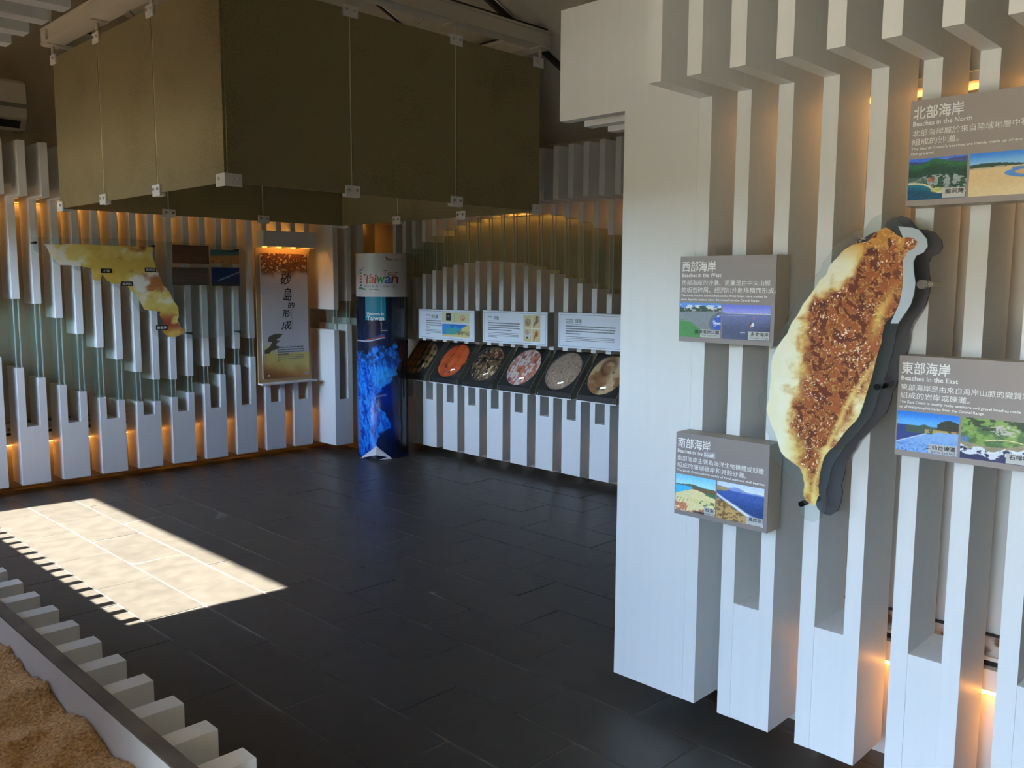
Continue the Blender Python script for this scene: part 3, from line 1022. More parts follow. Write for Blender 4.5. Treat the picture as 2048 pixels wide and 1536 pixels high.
SGD = .085
def beach_sign(name_zh, name_en, para, eng, caps, photos, y0, ztop, h, label, south=False):
    w = .352
    xf = XP - SGD
    t = thing('info_sign', label, 'sign', (XP - SGD / 2, y0 - w / 2, ztop - h), 'grey beach signs')
    box('body', TAUPE, t, xf + .004, XP - .0006, y0 - w, y0, ztop - h, ztop)
    box('face', GREYSIGN, t, xf, xf + .0038, y0 - w, y0, ztop - h, ztop)
    U, Vv, N = (0, -1, 0), (0, 0, 1), (-1, 0, 0)
    k = h / .286
    def put(s, x, y, ww, hh, mat=WTEXT, bold=0.0, eps=.0008, name='lettering'):
        lettering(s, plane_fn((xf, y0 - x, ztop - y), U, Vv, N, eps), ww, hh, mat, t, bold, name)
    put(name_zh, .008, .0165 * k, .128, .034 * k, bold=.0009, name='heading')
    put(name_en, .008, .0565 * k, (.150 if not south else .098), .0125 * k, bold=.0005, name='heading')
    if south:
        box('correction_patch', new_mat('pale_patch', (168, 166, 172), .5), t, xf - .0012, xf - .0002, y0 - .156, y0 - .112, ztop - .0735, ztop - .0545)
        put('South', .114, .0570, .038, .0125, WTEXT, .0005, .0016)
    for q, s in enumerate(para):
        cw = .0212 * len(s) if len(para[0]) < 16 else .0206 * len(s)
        put(s, .008, (.0795 + q * .0235) * k, cw - .003, .0178 * k, name='paragraph')
    for q, (s, ww) in enumerate(eng):
        put(s, .0065, (.1265 + q * .0135) * k, ww, .0095 * k, bold=.0003, name='paragraph')
    for q, (fn, x0, pw, ya) in enumerate(photos):
        ph = .258 * k if False else (h - .016 - ya * k)
        painted('photo', rect_fn((xf, y0 - x0, ztop - ya * k), U, Vv, N, pw, ph), 96, 76, fn, PRINT, t)
    for q, (s1, s2) in enumerate(caps):
        if not s1:
            continue
        fn_, x0, pw, ya = photos[q]
        bw_, bh = .074, .026
        xb_ = y0 - x0 - pw + .0015
        zb_ = ztop - h + .0175
        box('caption_plate', new_mat('caption_grey', (186, 190, 192), .5), t, xf - .0018, xf - .0007, xb_, xb_ + min(bw_, .017 * len(s1) + .006), zb_, zb_ + bh)
        wl_ = .0155 * len(s1)
        lettering(s1, plane_fn((xf, xb_ + wl_ + .003, zb_ + bh - .002), U, Vv, N, .0024), wl_, .0125, BTEXT, t, .0004, 'caption')
        if s2:
            lettering(s2, plane_fn((xf, xb_ + .064 + .003, zb_ + .0095), U, Vv, N, .0024), .064, .0075, BTEXT, t, 0, 'caption')
    return t

beach_sign('西部海岸', 'Beaches in the West', ['西部海岸的沙灘、泥灘是由中央山脈', '的板岩碎屑、經河川沖刷堆積而形成。'],
           [('The sandy beaches and mudflats on the West Coast were created by', .318), ('shale deposits washed down the rivers from the Central Range.', .292)],
           [('旗津海岸公園', 'Cijin Seaside Park'), ('永安海岸', 'Yongan Coast')],
           [(ph_west1, .0035, .158, .155), (ph_west2, .167, .172, .158)], -5.4505, 1.698, .286,
           'grey square sign headed Beaches in the West, on the partition left of the island map')
beach_sign('南部海岸', 'Beaches in the South'[:14], ['南部海岸主要為海洋生物礁體或殼體', '組成的珊瑚礁岸和貝殼砂灘。'],
           [('The South Coast consists mainly of coral reefs and shell beaches.', .334)],
           [('砂島', 'Shadao'), ('風吹砂', None)],
           [(ph_south1, .0035, .158, .144), (ph_south2, .167, .172, .144)], -5.4525, 1.098, .288,
           'grey square sign headed Beaches in the South, lower left of the island map', south=True)
beach_sign('北部海岸', 'Beaches in the North', ['北部海岸屬於來自陸域地層中石英砂', '組成的沙灘。'],
           [("The North Coast's beaches are mainly made up of quartz sand from", .352 - .012), ('the ground.', .062)],
           [('龍洞灣', None), (None, None)],
           [(ph_north1, .0035, .150, .158), (ph_north2, .160, .186, .158)], -6.184, 2.106, .284,
           'grey sign headed Beaches in the North, highest of the signs and nearest the right')
beach_sign('東部海岸', 'Beaches in the East', ['東部海岸是由來自海岸山脈的變質岩', '組成的岩岸或礫灘。'],
           [('The East Coast is mostly rocky seashore and gravel beaches made', .308), ('up of metamorphic rocks from the Coastal Range.', .222)],
           [('三仙台礫灘', 'Sansiantai Gravel Beach'), ('石梯坪', None)],
           [(ph_east1, .0035, .164, .157), (ph_east2, .174, .172, .157)], -6.191, 1.408, .285,
           'grey sign headed Beaches in the East, right of the island map')

# ================================================================== ISLAND MAP
LAND = [(640, 105), (665, 118), (690, 140), (722, 155), (745, 152), (775, 158), (793, 178), (778, 205), (750, 218), (735, 240), (722, 262), (722, 300), (720, 340), (722, 380), (712, 420), (708, 460), (690, 500), (668, 530), (640, 560), (628, 600), (622, 650), (605, 700), (590, 760), (575, 820), (555, 880), (540, 930), (520, 990), (500, 1020), (470, 1050), (440, 1085), (400, 1140), (370, 1165), (350, 1195), (340, 1230), (330, 1280), (325, 1330), (327, 1370), (318, 1390), (310, 1415), (295, 1420), (262, 1395), (252, 1370), (258, 1320), (250, 1275), (235, 1240), (200, 1215), (165, 1190), (145, 1165), (132, 1120), (120, 1080), (100, 1040), (85, 990), (78, 960), (90, 920), (92, 880), (98, 830), (100, 780), (105, 720), (125, 680), (150, 640), (178, 605), (195, 560), (225, 520), (250, 470), (285, 425), (310, 390), (335, 350), (360, 330), (375, 290), (395, 265), (420, 240), (440, 215), (480, 190), (520, 180), (560, 170), (585, 140), (610, 120)]
RIMP = [(640, 40), (680, 52), (705, 85), (725, 105), (770, 108), (800, 118), (835, 160), (840, 195), (820, 225), (785, 240), (772, 270), (775, 320), (782, 370), (775, 420), (760, 470), (735, 510), (700, 560), (685, 600), (680, 650), (672, 690), (655, 745), (640, 800), (620, 860), (600, 900), (590, 950), (570, 1000), (540, 1030), (510, 1070), (470, 1110), (440, 1140), (420, 1180), (400, 1205), (375, 1250), (368, 1300), (352, 1350), (358, 1390), (350, 1440), (335, 1480), (300, 1500), (265, 1490), (240, 1465), (228, 1430), (240, 1395), (230, 1350), (205, 1310), (150, 1240), (100, 1190), (88, 1150), (90, 1090), (65, 1050), (60, 1000), (38, 950), (40, 910), (62, 880), (60, 820), (65, 760), (85, 700), (110, 650), (140, 620), (155, 575), (185, 540), (200, 480), (230, 430), (270, 370), (305, 335), (330, 310), (345, 270), (375, 230), (400, 190), (440, 160), (500, 125), (545, 110), (570, 70), (600, 50)]
SEA = [(700, 100), (770, 108), (800, 118), (835, 160), (840, 195), (820, 225), (785, 240), (772, 270), (775, 320), (782, 370), (775, 420), (760, 470), (735, 510), (700, 560), (664, 560), (690, 500), (708, 460), (722, 380), (722, 262), (735, 240), (722, 150)]
# the outlines were measured along the partition: turned into metres in its plane (y along the wall, z up)
f_ = 1743.2284
def wall_yz(p, xplane):
    ix, iy = 1500 + .42328 * p[0], 410 + .42318 * p[1]
    v = d_ + r2 * ((ix - 1024) / f_) - u2 * ((iy - 768) / f_)
    t = (xplane + 5.2685) / v.x
    return (-7.1317 + v.y * t, 1.6 + v.z * t)
XM = XP - .14
land = [wall_yz(p, XM) for p in LAND]
rimp = [wall_yz(p, XM) for p in RIMP]
seap = [wall_yz(p, XM) for p in SEA]
mp = thing('island_map', 'relief map of an island on clear acrylic, pinned in front of the white partition slats', 'map', (XM, -6.1, .88))
MB().prism(rimp, 'x', XP - .028, XP - .020).build('back_plate', PLATE, mp)
MB().prism(rimp, 'x', XM, XM + .007).build('acrylic_sheet', CLEAR, mp)
lx = [p[0] for p in land]
lz = [p[1] for p in land]
Y1, Y0, Z1, Z0 = max(lx), min(lx), max(lz), min(lz)
def map_pt(U, V):
    return np.full(U.shape, XM - .0010), Y1 - U * (Y1 - Y0), Z1 - V * (Z1 - Z0)
def in_land(U, V):
    _, yy, zz = map_pt(U, V)
    return inside(land, yy, zz)
def px2uv(p):
    yy, zz = wall_yz(p, XM)
    return (Y1 - yy) / (Y1 - Y0), (Z1 - zz) / (Z1 - Z0)
spine = [px2uv(p) for p in ((640, 250), (600, 380), (520, 480), (480, 620), (430, 760), (360, 900), (330, 1020), (300, 1150), (290, 1300))]
halfw = [.14, .22, .28, .27, .24, .20, .16, .11, .03]
def paint_map(u, v):
    sv = np.array([s[1] for s in spine])
    su = np.interp(v, sv, [s[0] for s in spine])
    sw = np.interp(v, sv, halfw)
    n1 = fbm(u * 9, v * 19, 3, 5)
    n2 = fbm(u * 30 + n1 * 3, v * 62 + n1 * 3, 12, 4)
    ridge = np.abs(2 * n2 - 1)
    c = mixc(flat(u, (234, 230, 196)), (216, 198, 112), sst(.35, .65, fbm(u * 4, v * 8, 5)) * .75)
    west = sst(.10, -.05, u - (su - sw - .10))
    c = mixc(c, (238, 236, 212), west * .8)
    d = (np.abs(u - su) - sw) / .12 + (n1 - .5) * 2.6
    mtn = sst(.45, -.35, d)
    c = mixc(c, (190, 150, 76), sst(.9, .1, d) * .7)
    brown = mixc(flat(u, (92, 38, 20)), (150, 84, 44), sst(.3, .75, n2))
    c = c * (1 - mtn[..., None]) + brown * mtn[..., None]
    c = mixc(c, (206, 168, 96), mtn * sst(.10, .02, ridge) * .75)
    c = mixc(c, (56, 18, 12), mtn * sst(.62, .85, fbm(u * 12, v * 26, 21)) * .6)
    snow = (fbm(u * 90, v * 190, 31, 2) > .74) & (fbm(u * 7, v * 14, 33) > .52) & (mtn > .5)
    c = mixc(c, (238, 226, 208), snow * .9)
    c = mixc(c, (216, 196, 110), sst(.06, .0, np.abs(u - su - sw * .35 - .05)) * sst(.15, .3, v) * sst(.42, .3, v) * .75)
    c = mixc(c, (226, 206, 128), sst(.035, .0, np.abs(u - (su + sw * .85))) * sst(.42, .52, v) * .7)
    east = sst(.0, .08, u - (su + sw + .03))
    c = mixc(c, (214, 194, 122), east * .6)
    top = sst(.13, .04, v)
    c = mixc(c, (196, 150, 72), top * (n1 > .45) * .7)
    return c
painted('land_print', map_pt, 230, 500, paint_map, PRINT, mp, in_land)
SEAM = clear_mat('pale_sea_print', (225, 238, 245), .06, .05, .62, (222, 232, 240))
MB().prism(seap, 'x', XM - .0009, XM - .0002).build('sea_print', SEAM, mp)
for p, vis in (((495, 168), 1), ((820, 375), 1), ((243, 1413), 0), ((600, 860), 0)):
    yy, zz = wall_yz(p, XM)
    if vis:
        MB().tube((XM - .012, yy, zz), (XP - .021, yy, zz), .0085, 14).tube((XM - .016, yy, zz), (XM - .0018, yy, zz), .0125, 16).build('standoff', STEEL, mp)
    else:
        MB().tube((XM - .004, yy, zz), (XP - .021, yy, zz), .0085, 14).build('standoff', DARKSTEEL, mp)

# ================================================================== LEFT WALL: coast map, photos, banner
cm = thing('coast_map', 'clear acrylic panel with a yellow coast map and brown photos on the far left wall', 'map', (-2.4, -.08, 1.05))
YM = -.085
def onleft(ix, iy, yp=YM):
    v = d_ + r2 * ((ix - 1024) / f_) - u2 * ((iy - 768) / f_)
    t = (yp + 7.1317) / v.y
    return (-5.2685 + v.x * t, 1.6 + v.z * t)
zq = 460 / 2048
Q = lambda p: onleft(60 + p[0] * zq, 440 + p[1] * zq)
sheet = [Q(p) for p in ((5, 150), (800, 165), (1880, 235), (1925, 300), (1915, 1010), (1600, 1050), (1190, 1060), (1120, 1030), (1080, 960), (1060, 830), (960, 810), (900, 690), (780, 600), (590, 570), (540, 480), (250, 400), (40, 270))]
MB().prism(sheet, 'y', YM - .004, YM + .004).build('acrylic_sheet', CLEAR, cm)
coast = [Q(p) for p in ((125, 212), (600, 222), (1085, 240), (1088, 330), (1120, 420), (1150, 500), (1180, 570), (1240, 640), (1270, 710), (1320, 780), (1325, 850), (1310, 890), (1340, 950), (1378, 975), (1370, 1010), (1300, 1040), (1230, 1040), (1190, 1010), (1160, 960), (1190, 915), (1150, 850), (1160, 815), (1020, 800), (990, 750), (955, 690), (870, 600), (810, 565), (740, 568), (680, 540), (640, 480), (620, 550), (560, 530), (540, 430), (430, 410), (260, 400), (180, 310))]
cx_ = [p[0] for p in coast]
cz_ = [p[1] for p in coast]
CX0, CX1, CZ0, CZ1 = min(cx_), max(cx_), min(cz_), max(cz_)
def coast_pt(U, V):
    return CX0 + U * (CX1 - CX0), np.full(U.shape, YM - .0052), CZ1 - V * (CZ1 - CZ0)
def paint_coast(u, v):
    n = fbm(u * 6, v * 5, 4, 5)
    n2 = fbm(u * 5 + 3, v * 5, 14, 5)
    c = mixc(flat(u, (222, 200, 112)), (238, 234, 216), sst(.52, .66, n))
    c = mixc(c, (206, 170, 70), sst(.50, .36, n) * .7)
    c = mixc(c, (168, 92, 40), sst(.52, .66, n2) * sst(.3, .7, u + v * .3) * .85)
    c = mixc(c, (150, 60, 44), sst(.70, .82, v) * sst(.98, .86, v) * sst(.5, .6, n2 + .12) * .9)
    c = mixc(c, (228, 196, 90), sst(.86, .96, v) * .5)
    return c
painted('coast_print', coast_pt, 150, 110, paint_coast, PRINT, cm, lambda U, V: inside(coast, *[coast_pt(U, V)[k] for k in (0, 2)]))
for (x, y), s in (((678, 452), '小灣'), ((1070, 443), '風吹砂'), ((862, 568), '船帆石'), ((1170, 957), '鵝鑾鼻')):
    a = Q((x - 52, y - 20))
    b = Q((x + 50, y + 20))
    pl = box('place_label', LABELBLACK, cm, a[0], b[0], YM - .0085, YM - .0058, b[1], a[1])
    w = (b[0] - a[0])
    ww = w * .28 * len(s)
    lettering(s, plane_fn(((a[0] + b[0]) / 2 - ww / 2, YM - .0085, a[1] - (a[1] - b[1]) * .2), (1, 0, 0), (0, 0, 1), (0, -1, 0)), ww, (a[1] - b[1]) * .62, WTEXT, pl)
def ph_brown(u, v):
    c = flat(u, (92, 60, 40))
    return shade_noise(c, u, v, 20, 26, 3) + ((np.sin(v * 120) > .6) * (fbm(u * 30, v * 60, 5, 2) > .45) * 18)[..., None]
def ph_dark(u, v):
    c = flat(u, (72, 58, 46))
    return shade_noise(c, u, v, 20, 20, 6) + ((np.sin(v * 110) > .6) * (fbm(u * 30, v * 60, 8, 2) > .45) * 16)[..., None]
def ph_shore(u, v):
    c = mixc(flat(u, (60, 100, 100)), (178, 128, 66), sst(.35, .55, v + .12 * u))
    c = mixc(c, (22, 44, 66), sst(.12, .02, np.abs(v - .14 + .10 * u)) * sst(.3, .9, u))
    c = mixc(c, (120, 84, 44), ((fbm(u * 10, v * 8, 3) > .55) & (v > .6)) * .7)
    return shade_noise(c, u, v, 24, 18, 2)
def ph_blue(u, v):
    c = mixc(flat(u, (22, 36, 74)), (46, 44, 42), sst(.70, .86, v))
    c = mixc(c, (150, 150, 156), sst(.07, .0, np.abs(v - (.86 - .62 * u))) * sst(.15, .3, u))
    return shade_noise(c, u, v, 20, 14, 5)
for nm, fn, p, q in (('brown_photo', ph_brown, (1262, 218), (1592, 392)), ('dark_photo', ph_dark, (1262, 420), (1592, 582)), ('shore_photo', ph_shore, (1600, 262), (1860, 392)), ('blue_photo', ph_blue, (1610, 420), (1865, 588))):
    a, b = Q(p), Q(q)
    painted('photo', rect_fn((a[0], YM - .0055, a[1]), (1, 0, 0), (0, 0, 1), (0, -1, 0), b[0] - a[0], a[1] - b[1]), 60, 36, fn, PRINT, cm)
for p in ((48, 200), (1100, 232), (1435, 1010), (1865, 995), (1848, 268)):
    a = Q(p)
    MB().tube((a[0], YM - .010, a[1]), (a[0], -.0008, a[1]), .009, 12).build('standoff', DARKSTEEL, cm)

# banner with its lamp above and shelf below
bn = thing('banner', 'tall printed banner with brushed black Chinese characters on the far left wall', 'banner', (-1.0, -.02, .71))
yb_ = -.028
box('backing_board', WOOD, bn, -1.285, -.735, -.016, -.0008, .700, 1.915)
bx0, bx1, bz0, bz1 = -1.245, -.765, .735, 1.868
box('sheet', new_mat('banner_sheet', (206, 204, 206), .4), bn, bx0, bx1, yb_, -.0165, bz0, bz1)
def paint_banner(u, v):
    c = mixc(flat(u, (196, 193, 198)), (204, 202, 206), sst(.1, .5, v))
    n = fbm(u * 26, v * 62, 4, 3)
    n3 = fbm(u * 5, v * 11, 8)
    top = sst(.19, .12, v + (n3 - .5) * .08)
    spk = mixc(flat(u, (120, 74, 44)), (66, 32, 18), sst(.45, .6, n))
    spk = mixc(spk, (224, 186, 132), (n > .64) * .9)
    c = c * (1 - top[..., None]) + spk * top[..., None]
    c = mixc(c, (70, 56, 52), ((((u - .47) / .06) ** 2 + ((v - .10) / .02) ** 2) < 1) * .6)
    yb = sst(.64, .80, v - .25 * u * (v < .8) + (n3 - .5) * .06)
    c = mixc(c, (214, 192, 96), yb * .85)
    c = mixc(c, (176, 116, 50), sst(.86, 1.0, v + .10 * (.6 - u) + (n3 - .5) * .12) * .9)
    c = mixc(c, (120, 70, 36), sst(.90, 1.02, v + .14 * (.35 - u)) * .7)
    tree = [(.12, .80), (.02, .80), (.05, .77), (.16, .74), (.20, .71), (.10, .70), (.14, .66), (.24, .64), (.42, .645), (.40, .665), (.30, .69), (.36, .70), (.28, .735), (.40, .75), (.30, .765), (.18, .78)]
    k = inside(tree, u + (n - .5) * .05, v + (n3 - .5) * .01)
    c = mixc(c, (70, 62, 40), k * .9)
    return c
painted('poster_print', rect_fn((bx0, yb_, bz1), (1, 0, 0), (0, 0, 1), (0, -1, 0), bx1 - bx0, bz1 - bz0), 110, 240, paint_banner, PRINT, bn)
BW, BH = bx1 - bx0, bz1 - bz0
def bfn(u, v):
    return plane_fn((bx0 + u * BW, yb_, bz1 - v * BH), (1, 0, 0), (0, 0, 1), (0, -1, 0), .0014)
for s, u, v, w, h in (('砂', .40, .155, .22, .092), ('島', .46, .272, .17, .105), ('的', .56, .388, .13, .046), ('形', .43, .448, .16, .062), ('成', .41, .538, .20, .070)):
    lettering(s, bfn(u, v), w * BW, h * BH, BTEXT, bn, .002, 'character', shear=.12)
# small vertical English line, reading downwards
def vfn(x, y, e=0.0):
    return Vector((bx0 + .655 * BW - y, yb_ - .0014 - e, bz1 - .445 * BH - x))
lettering('Formation of Shadao', vfn, .165 * BH, .016, GTEXT, bn, 0, 'subtitle')
tl = MB()
for q in range(4):
    x = .32
    xe = (.86, .87, .87, .55)[q]
    zz = bz1 - (.752 + .0185 * q) * BH
    while x < xe:
        w = rnd.uniform(.018, .03)
        tl.box(bx0 + x * BW, bx0 + (x + w) * BW, yb_ - .0016, yb_ - .0009, zz - .006, zz + .005)
        x += w + .006
for q in range(4):
    zz = bz1 - (.818 + .0145 * q) * BH
    tl.box(bx0 + .31 * BW, bx0 + (.88, .88, .88, .37)[q] * BW, yb_ - .0016, yb_ - .0009, zz - .0022, zz + .0022)
tag(tl.build('fine_print', GTEXT, bn), kind='stuff')
for u, v in ((.07, .025), (.93, .025), (.12, .975), (.93, .975)):
    MB().tube((bx0 + u * BW, yb_ - .004, bz1 - v * BH), (bx0 + u * BW, yb_ - .0008, bz1 - v * BH), .008, 10).build('screw', STEEL, bn)

lb = thing('wall_lamp', 'white box lamp shining down onto the tall printed banner', 'lamp', (-1.0, -.06, 1.92))
b = MB()
b.box(-1.262, -.722, -.125, -.118, 1.925, 2.065).box(-1.262, -.722, -.118, -.0008, 2.058, 2.065).box(-1.262, -1.255, -.118, -.0008, 1.925, 2.058).box(-.729, -.722, -.118, -.0008, 1.925, 2.058)
b.build('housing', WHITE, lb)
box('tube', LAMP, lb, -1.20, -.79, -.075, -.055, 1.985, 2.0)
MB().box(-1.20, -1.19, -.07, -.06, 2.0005, 2.0575).box(-.80, -.79, -.07, -.06, 2.0005, 2.0575).build('bracket', BEAMW, lb)
sh = box('shelf', WHITE, None, -1.285, -.712, -.085, -.0006, .686, .6995)
tag(sh, 'narrow white shelf under the tall printed banner', 'shelf')

# ================================================================== DISPLAY COLUMN
KX, KY, KR, KZ, KS = -.318, -.575, .236, 1.872, 1.483
dc = thing('display_column', 'round printed column, white top over a deep blue picture, standing in the far corner', 'display column', (KX, KY, 0))
va = math.atan2(-7.1317 - KY, -5.2685 - KX)      # azimuth the picture faces
def cyl(u, z, r=KR):
    """u: -1 at the left rim .. 1 at the right rim of the printed half"""
    th_ = va + np.arcsin(np.clip(u, -1, 1))
    return KX + r * np.cos(th_), KY + r * np.sin(th_), z
ck = MB()
NS = 72
ring = [(KX + (KR - .004) * math.cos(2 * math.pi * i / NS), KY + (KR - .004) * math.sin(2 * math.pi * i / NS)) for i in range(NS)]
ck.prism(ring, 'z', .006, KZ - .001)
ck.sm = [False, False] + [True] * NS
ck.build('core', new_mat('column_core', (200, 198, 196), .4), dc)
kx0, kx1, ky0, ky1 = 85, 445, 50, 1480
def kuv(x, y):
    return ((x - 265) / 180.0, KZ - (y - 50) * (KZ - .008) / 1430.0)
blue_poly = [(80, 760), (120, 742), (160, 770), (180, 715), (235, 690), (300, 720), (350, 690), (385, 740), (392, 800), (370, 850), (372, 900), (330, 915), (335, 935), (290, 960), (262, 1000), (222, 1045), (212, 1070), (222, 1130), (262, 1150), (300, 1200), (322, 1235), (312, 1270), (280, 1280), (255, 1310), (238, 1300), (225, 1335), (215, 1400), (185, 1440), (140, 1490), (80, 1490)]
def paint_col(U, V):
    th_ = (U - .5) * math.pi * 1.02
    x = 265 + 180 * np.sin(np.clip(th_, -1.57, 1.57))
    y = 366 + V * (1480 - 366)
    n = fbm(x / 26, y / 26, 3, 5)
    n2 = fbm(x / 9 + n * 4, y / 40 + n * 3, 8, 4)
    c = mixc(flat(x, (5, 16, 42)), (8, 30, 70), sst(400, 620, y) * .7)
    c = mixc(c, (3, 8, 18), sst(280, 420, x) * .7)
    deep = np.exp(-(((x - 300) / 75) ** 2 + ((y - 1050) / 130) ** 2)) + .8 * np.exp(-(((x - 340) / 55) ** 2 + ((y - 1270) / 70) ** 2))
    c = mixc(c, (10, 40, 150), np.clip(deep, 0, 1) * .9)
    c = mixc(c, (120, 130, 150), np.exp(-(((x - 232) / 16) ** 2 + ((y - 1110) / 45) ** 2)) * .9)
    c = mixc(c, (160, 180, 214), np.exp(-(((y - 1050 + (x - 215) * .16)) / 6) ** 2) * ((x > 212) & (x < 290)) * .6)
    k = inside(blue_poly, x + (n - .5) * 40, y + (n2 - .5) * 40)
    bl = mixc(flat(x, (14, 96, 214)), (44, 150, 238), sst(.4, .7, n2))
    bl = mixc(bl, (8, 40, 128), sst(.42, .30, n2) * .9)
    bl = mixc(bl, (70, 180, 240), sst(820, 900, y) * sst(1020, 950, y) * sst(170, 230, x) * .5)
    bl = mixc(bl, (10, 44, 92), sst(900, 740, y) * sst(.40, .60, n) * .95)
    c = np.where(k[..., None], bl, c)
    c = mixc(c, (10, 60, 170), sst(1440, 1475, y + (x - 440) * .35) * (x > 330) * .8)
    arc = 668 - 24 * sst(120, 280, x) ** 2
    w = sst(86, 150, x) * (x < 284)
    c = mixc(c, (214, 222, 232), np.exp(-((y - arc) / 4) ** 2) * (x < 284))
    c = mixc(c, (196, 60, 66), np.exp(-((y - arc + 10) / 4) ** 2) * w * (x > 150) * .9)
    c = mixc(c, (60, 120, 220), np.exp(-((y - arc + 20) / 4) ** 2) * w * (x > 210) * .7)
    c = mixc(c, (220, 222, 226), np.exp(-((y - 594) / 3.5) ** 2) * ((x > 258) & (x < 300)))
    c = mixc(c, (16, 132, 158), ((x > 152) & (x < 292) & (y < 522)) * 1.0)
    edge = sst(428, 440, x)
    c = mixc(c, (84, 60, 44), edge * (y > 440) * (y < 1000) * (n > .45) * .7)
    return c
def col_pt(U, V):
    th_ = va + (U - .5) * math.pi * 1.02
    zz = KS - V * (KS - .008)
    return KX + KR * np.cos(th_), KY + KR * np.sin(th_), zz
o = painted('picture_wrap', col_pt, 170, 400, paint_col, PRINTG, dc)
o.data.polygons.foreach_set('use_smooth', [True] * len(o.data.polygons))
def whitewrap(U, V):
    th_ = va + (U - .5) * math.pi * 1.02
    return KX + KR * np.cos(th_), KY + KR * np.sin(th_), KZ - V * (KZ - KS)
o = painted('white_wrap', whitewrap, 64, 2, lambda u, v: flat(u, (216, 214, 210)), PRINTG, dc)
o.data.polygons.foreach_set('use_smooth', [True] * len(o.data.polygons))
def kfn(x0, y0):
    def fn(x, y, e=0.0):
        uu, zz = kuv(x0 + x, y0 + y)
        p = cyl(np.array(uu), zz, KR + .0012 + e)
        return Vector((float(p[0]), float(p[1]), float(p[2])))
    return fn
cols = {}
def cmat(c):
    if c not in cols:
        cols[c] = new_mat('ink', c, .5)
    return cols[c]
for s, x, y, w, h, c in (('T', 140, 190, 44, 66, (170, 44, 40)), ('a', 176, 208, 34, 46, (214, 110, 50)), ('i', 212, 196, 12, 58, (196, 60, 50)), ('w', 228, 208, 50, 46, (40, 150, 70)), ('a', 282, 206, 42, 48, (36, 96, 180)), ('n', 328, 206, 46, 46, (150, 34, 60))):
    lettering(s, kfn(x, y), w, h, cmat(c), dc, 2.6, 'logo_letter', shear=.12)
lettering('Tour', kfn(272, 164), 100, 38, cmat((150, 110, 80)), dc, .6, 'logo_letter', shear=.15)
lettering('旅行臺灣・感動', kfn(146, 268), 170, 16, GTEXT, dc, 0)
lettering('100', kfn(324, 264), 40, 20, GTEXT, dc, 0)
b = MB()
def kstroke(pts, wd, mat, name='logo_stroke'):
    v, f = [], []
    for i, (x, y, t) in enumerate(pts):
        for s in (-1, 1):
            fn = kfn(x, y + s * wd * t)
            v.append(tuple(fn(0, 0, .0003)))
    for i in range(len(pts) - 1):
        f.append((2 * i, 2 * i + 1, 2 * i + 3, 2 * i + 2))
    me = bpy.data.meshes.new(name)
    me.from_pydata(v, [], f)
    link(name, me, mat, dc)
kstroke([(106, 292, .8), (120, 287, 1.6), (134, 292, 1.4), (150, 296, .8), (190, 296, .6), (230, 298, .5), (258, 302, .15)], 5, cmat((54, 130, 70)))
for i, c in enumerate(((36, 110, 160), (40, 150, 90), (200, 70, 60), (190, 60, 60), (196, 60, 50), (40, 60, 110))):
    kstroke([(116, 165 + i * 21, 1), (130, 163 + i * 21, 1)], 6, cmat(c))
for (xa_, ya_, xb_, yb2) in ((120, 140, 124, 152), (132, 158, 146, 140), (134, 166, 150, 154), (104, 172, 112, 166), (100, 186, 110, 182), (100, 204, 108, 198)):
    kstroke([(xa_, ya_, .6), (xb_, yb2, .6)], 3, cmat((60, 100, 150)))
lettering('Taiwan', kfn(294, 82), 42, 14, cmat((60, 50, 60)), dc, .6, 'logo_letter')
kstroke([(288, 72, .3), (298, 78, 1.2), (310, 84, .4)], 5, cmat((200, 50, 60)))
lettering('交通部觀光局', kfn(344, 88), 64, 10, GTEXT, dc, 0)
lettering('Welcome to', kfn(160, 454), 118, 22, WTEXT, dc, .4)
lettering('Taiwan', kfn(160, 480), 118, 30, WTEXT, dc, .6)
# seam down the side and the folded card foot
v = []
f = []
def kp(x, y, out=0.0, lift=0.0):
    uu, zz = kuv(x, y)
    p = cyl(np.array(uu), zz, KR + .002 + out)
    return (float(p[0]), float(p[1]), float(p[2]) + lift)
apex = kp(218, 1394, .004)
L = kp(132, 1496, .045)
R = kp(318, 1488, .040)
C1 = kp(222, 1452, .055)
L2 = kp(180, 1484, .05)
L = (L[0], L[1], .004); R = (R[0], R[1], .004)
foot = MB()
foot.quad([apex, L, (L[0] * .6 + C1[0] * .4, L[1] * .6 + C1[1] * .4, .022), C1])
foot.quad([apex, C1, (R[0] * .7 + C1[0] * .3, R[1] * .7 + C1[1] * .3, .024), R])
t2 = kp(240, 1470, .06)
foot.quad([R, (R[0] * .7 + C1[0] * .3, R[1] * .7 + C1[1] * .3, .024), (t2[0], t2[1], .003)])
o = foot.build('card_foot', PAPER, dc)
sm = o.modifiers.new('thickness', 'SOLIDIFY')
sm.thickness = .002
b = MB()
b.prism([(KX + (KR + .006) * math.cos(2 * math.pi * i / 40), KY + (KR + .006) * math.sin(2 * math.pi * i / 40)) for i in range(40)], 'z', 0, .0075)
b.build('base_ring', DARKSTEEL, dc)

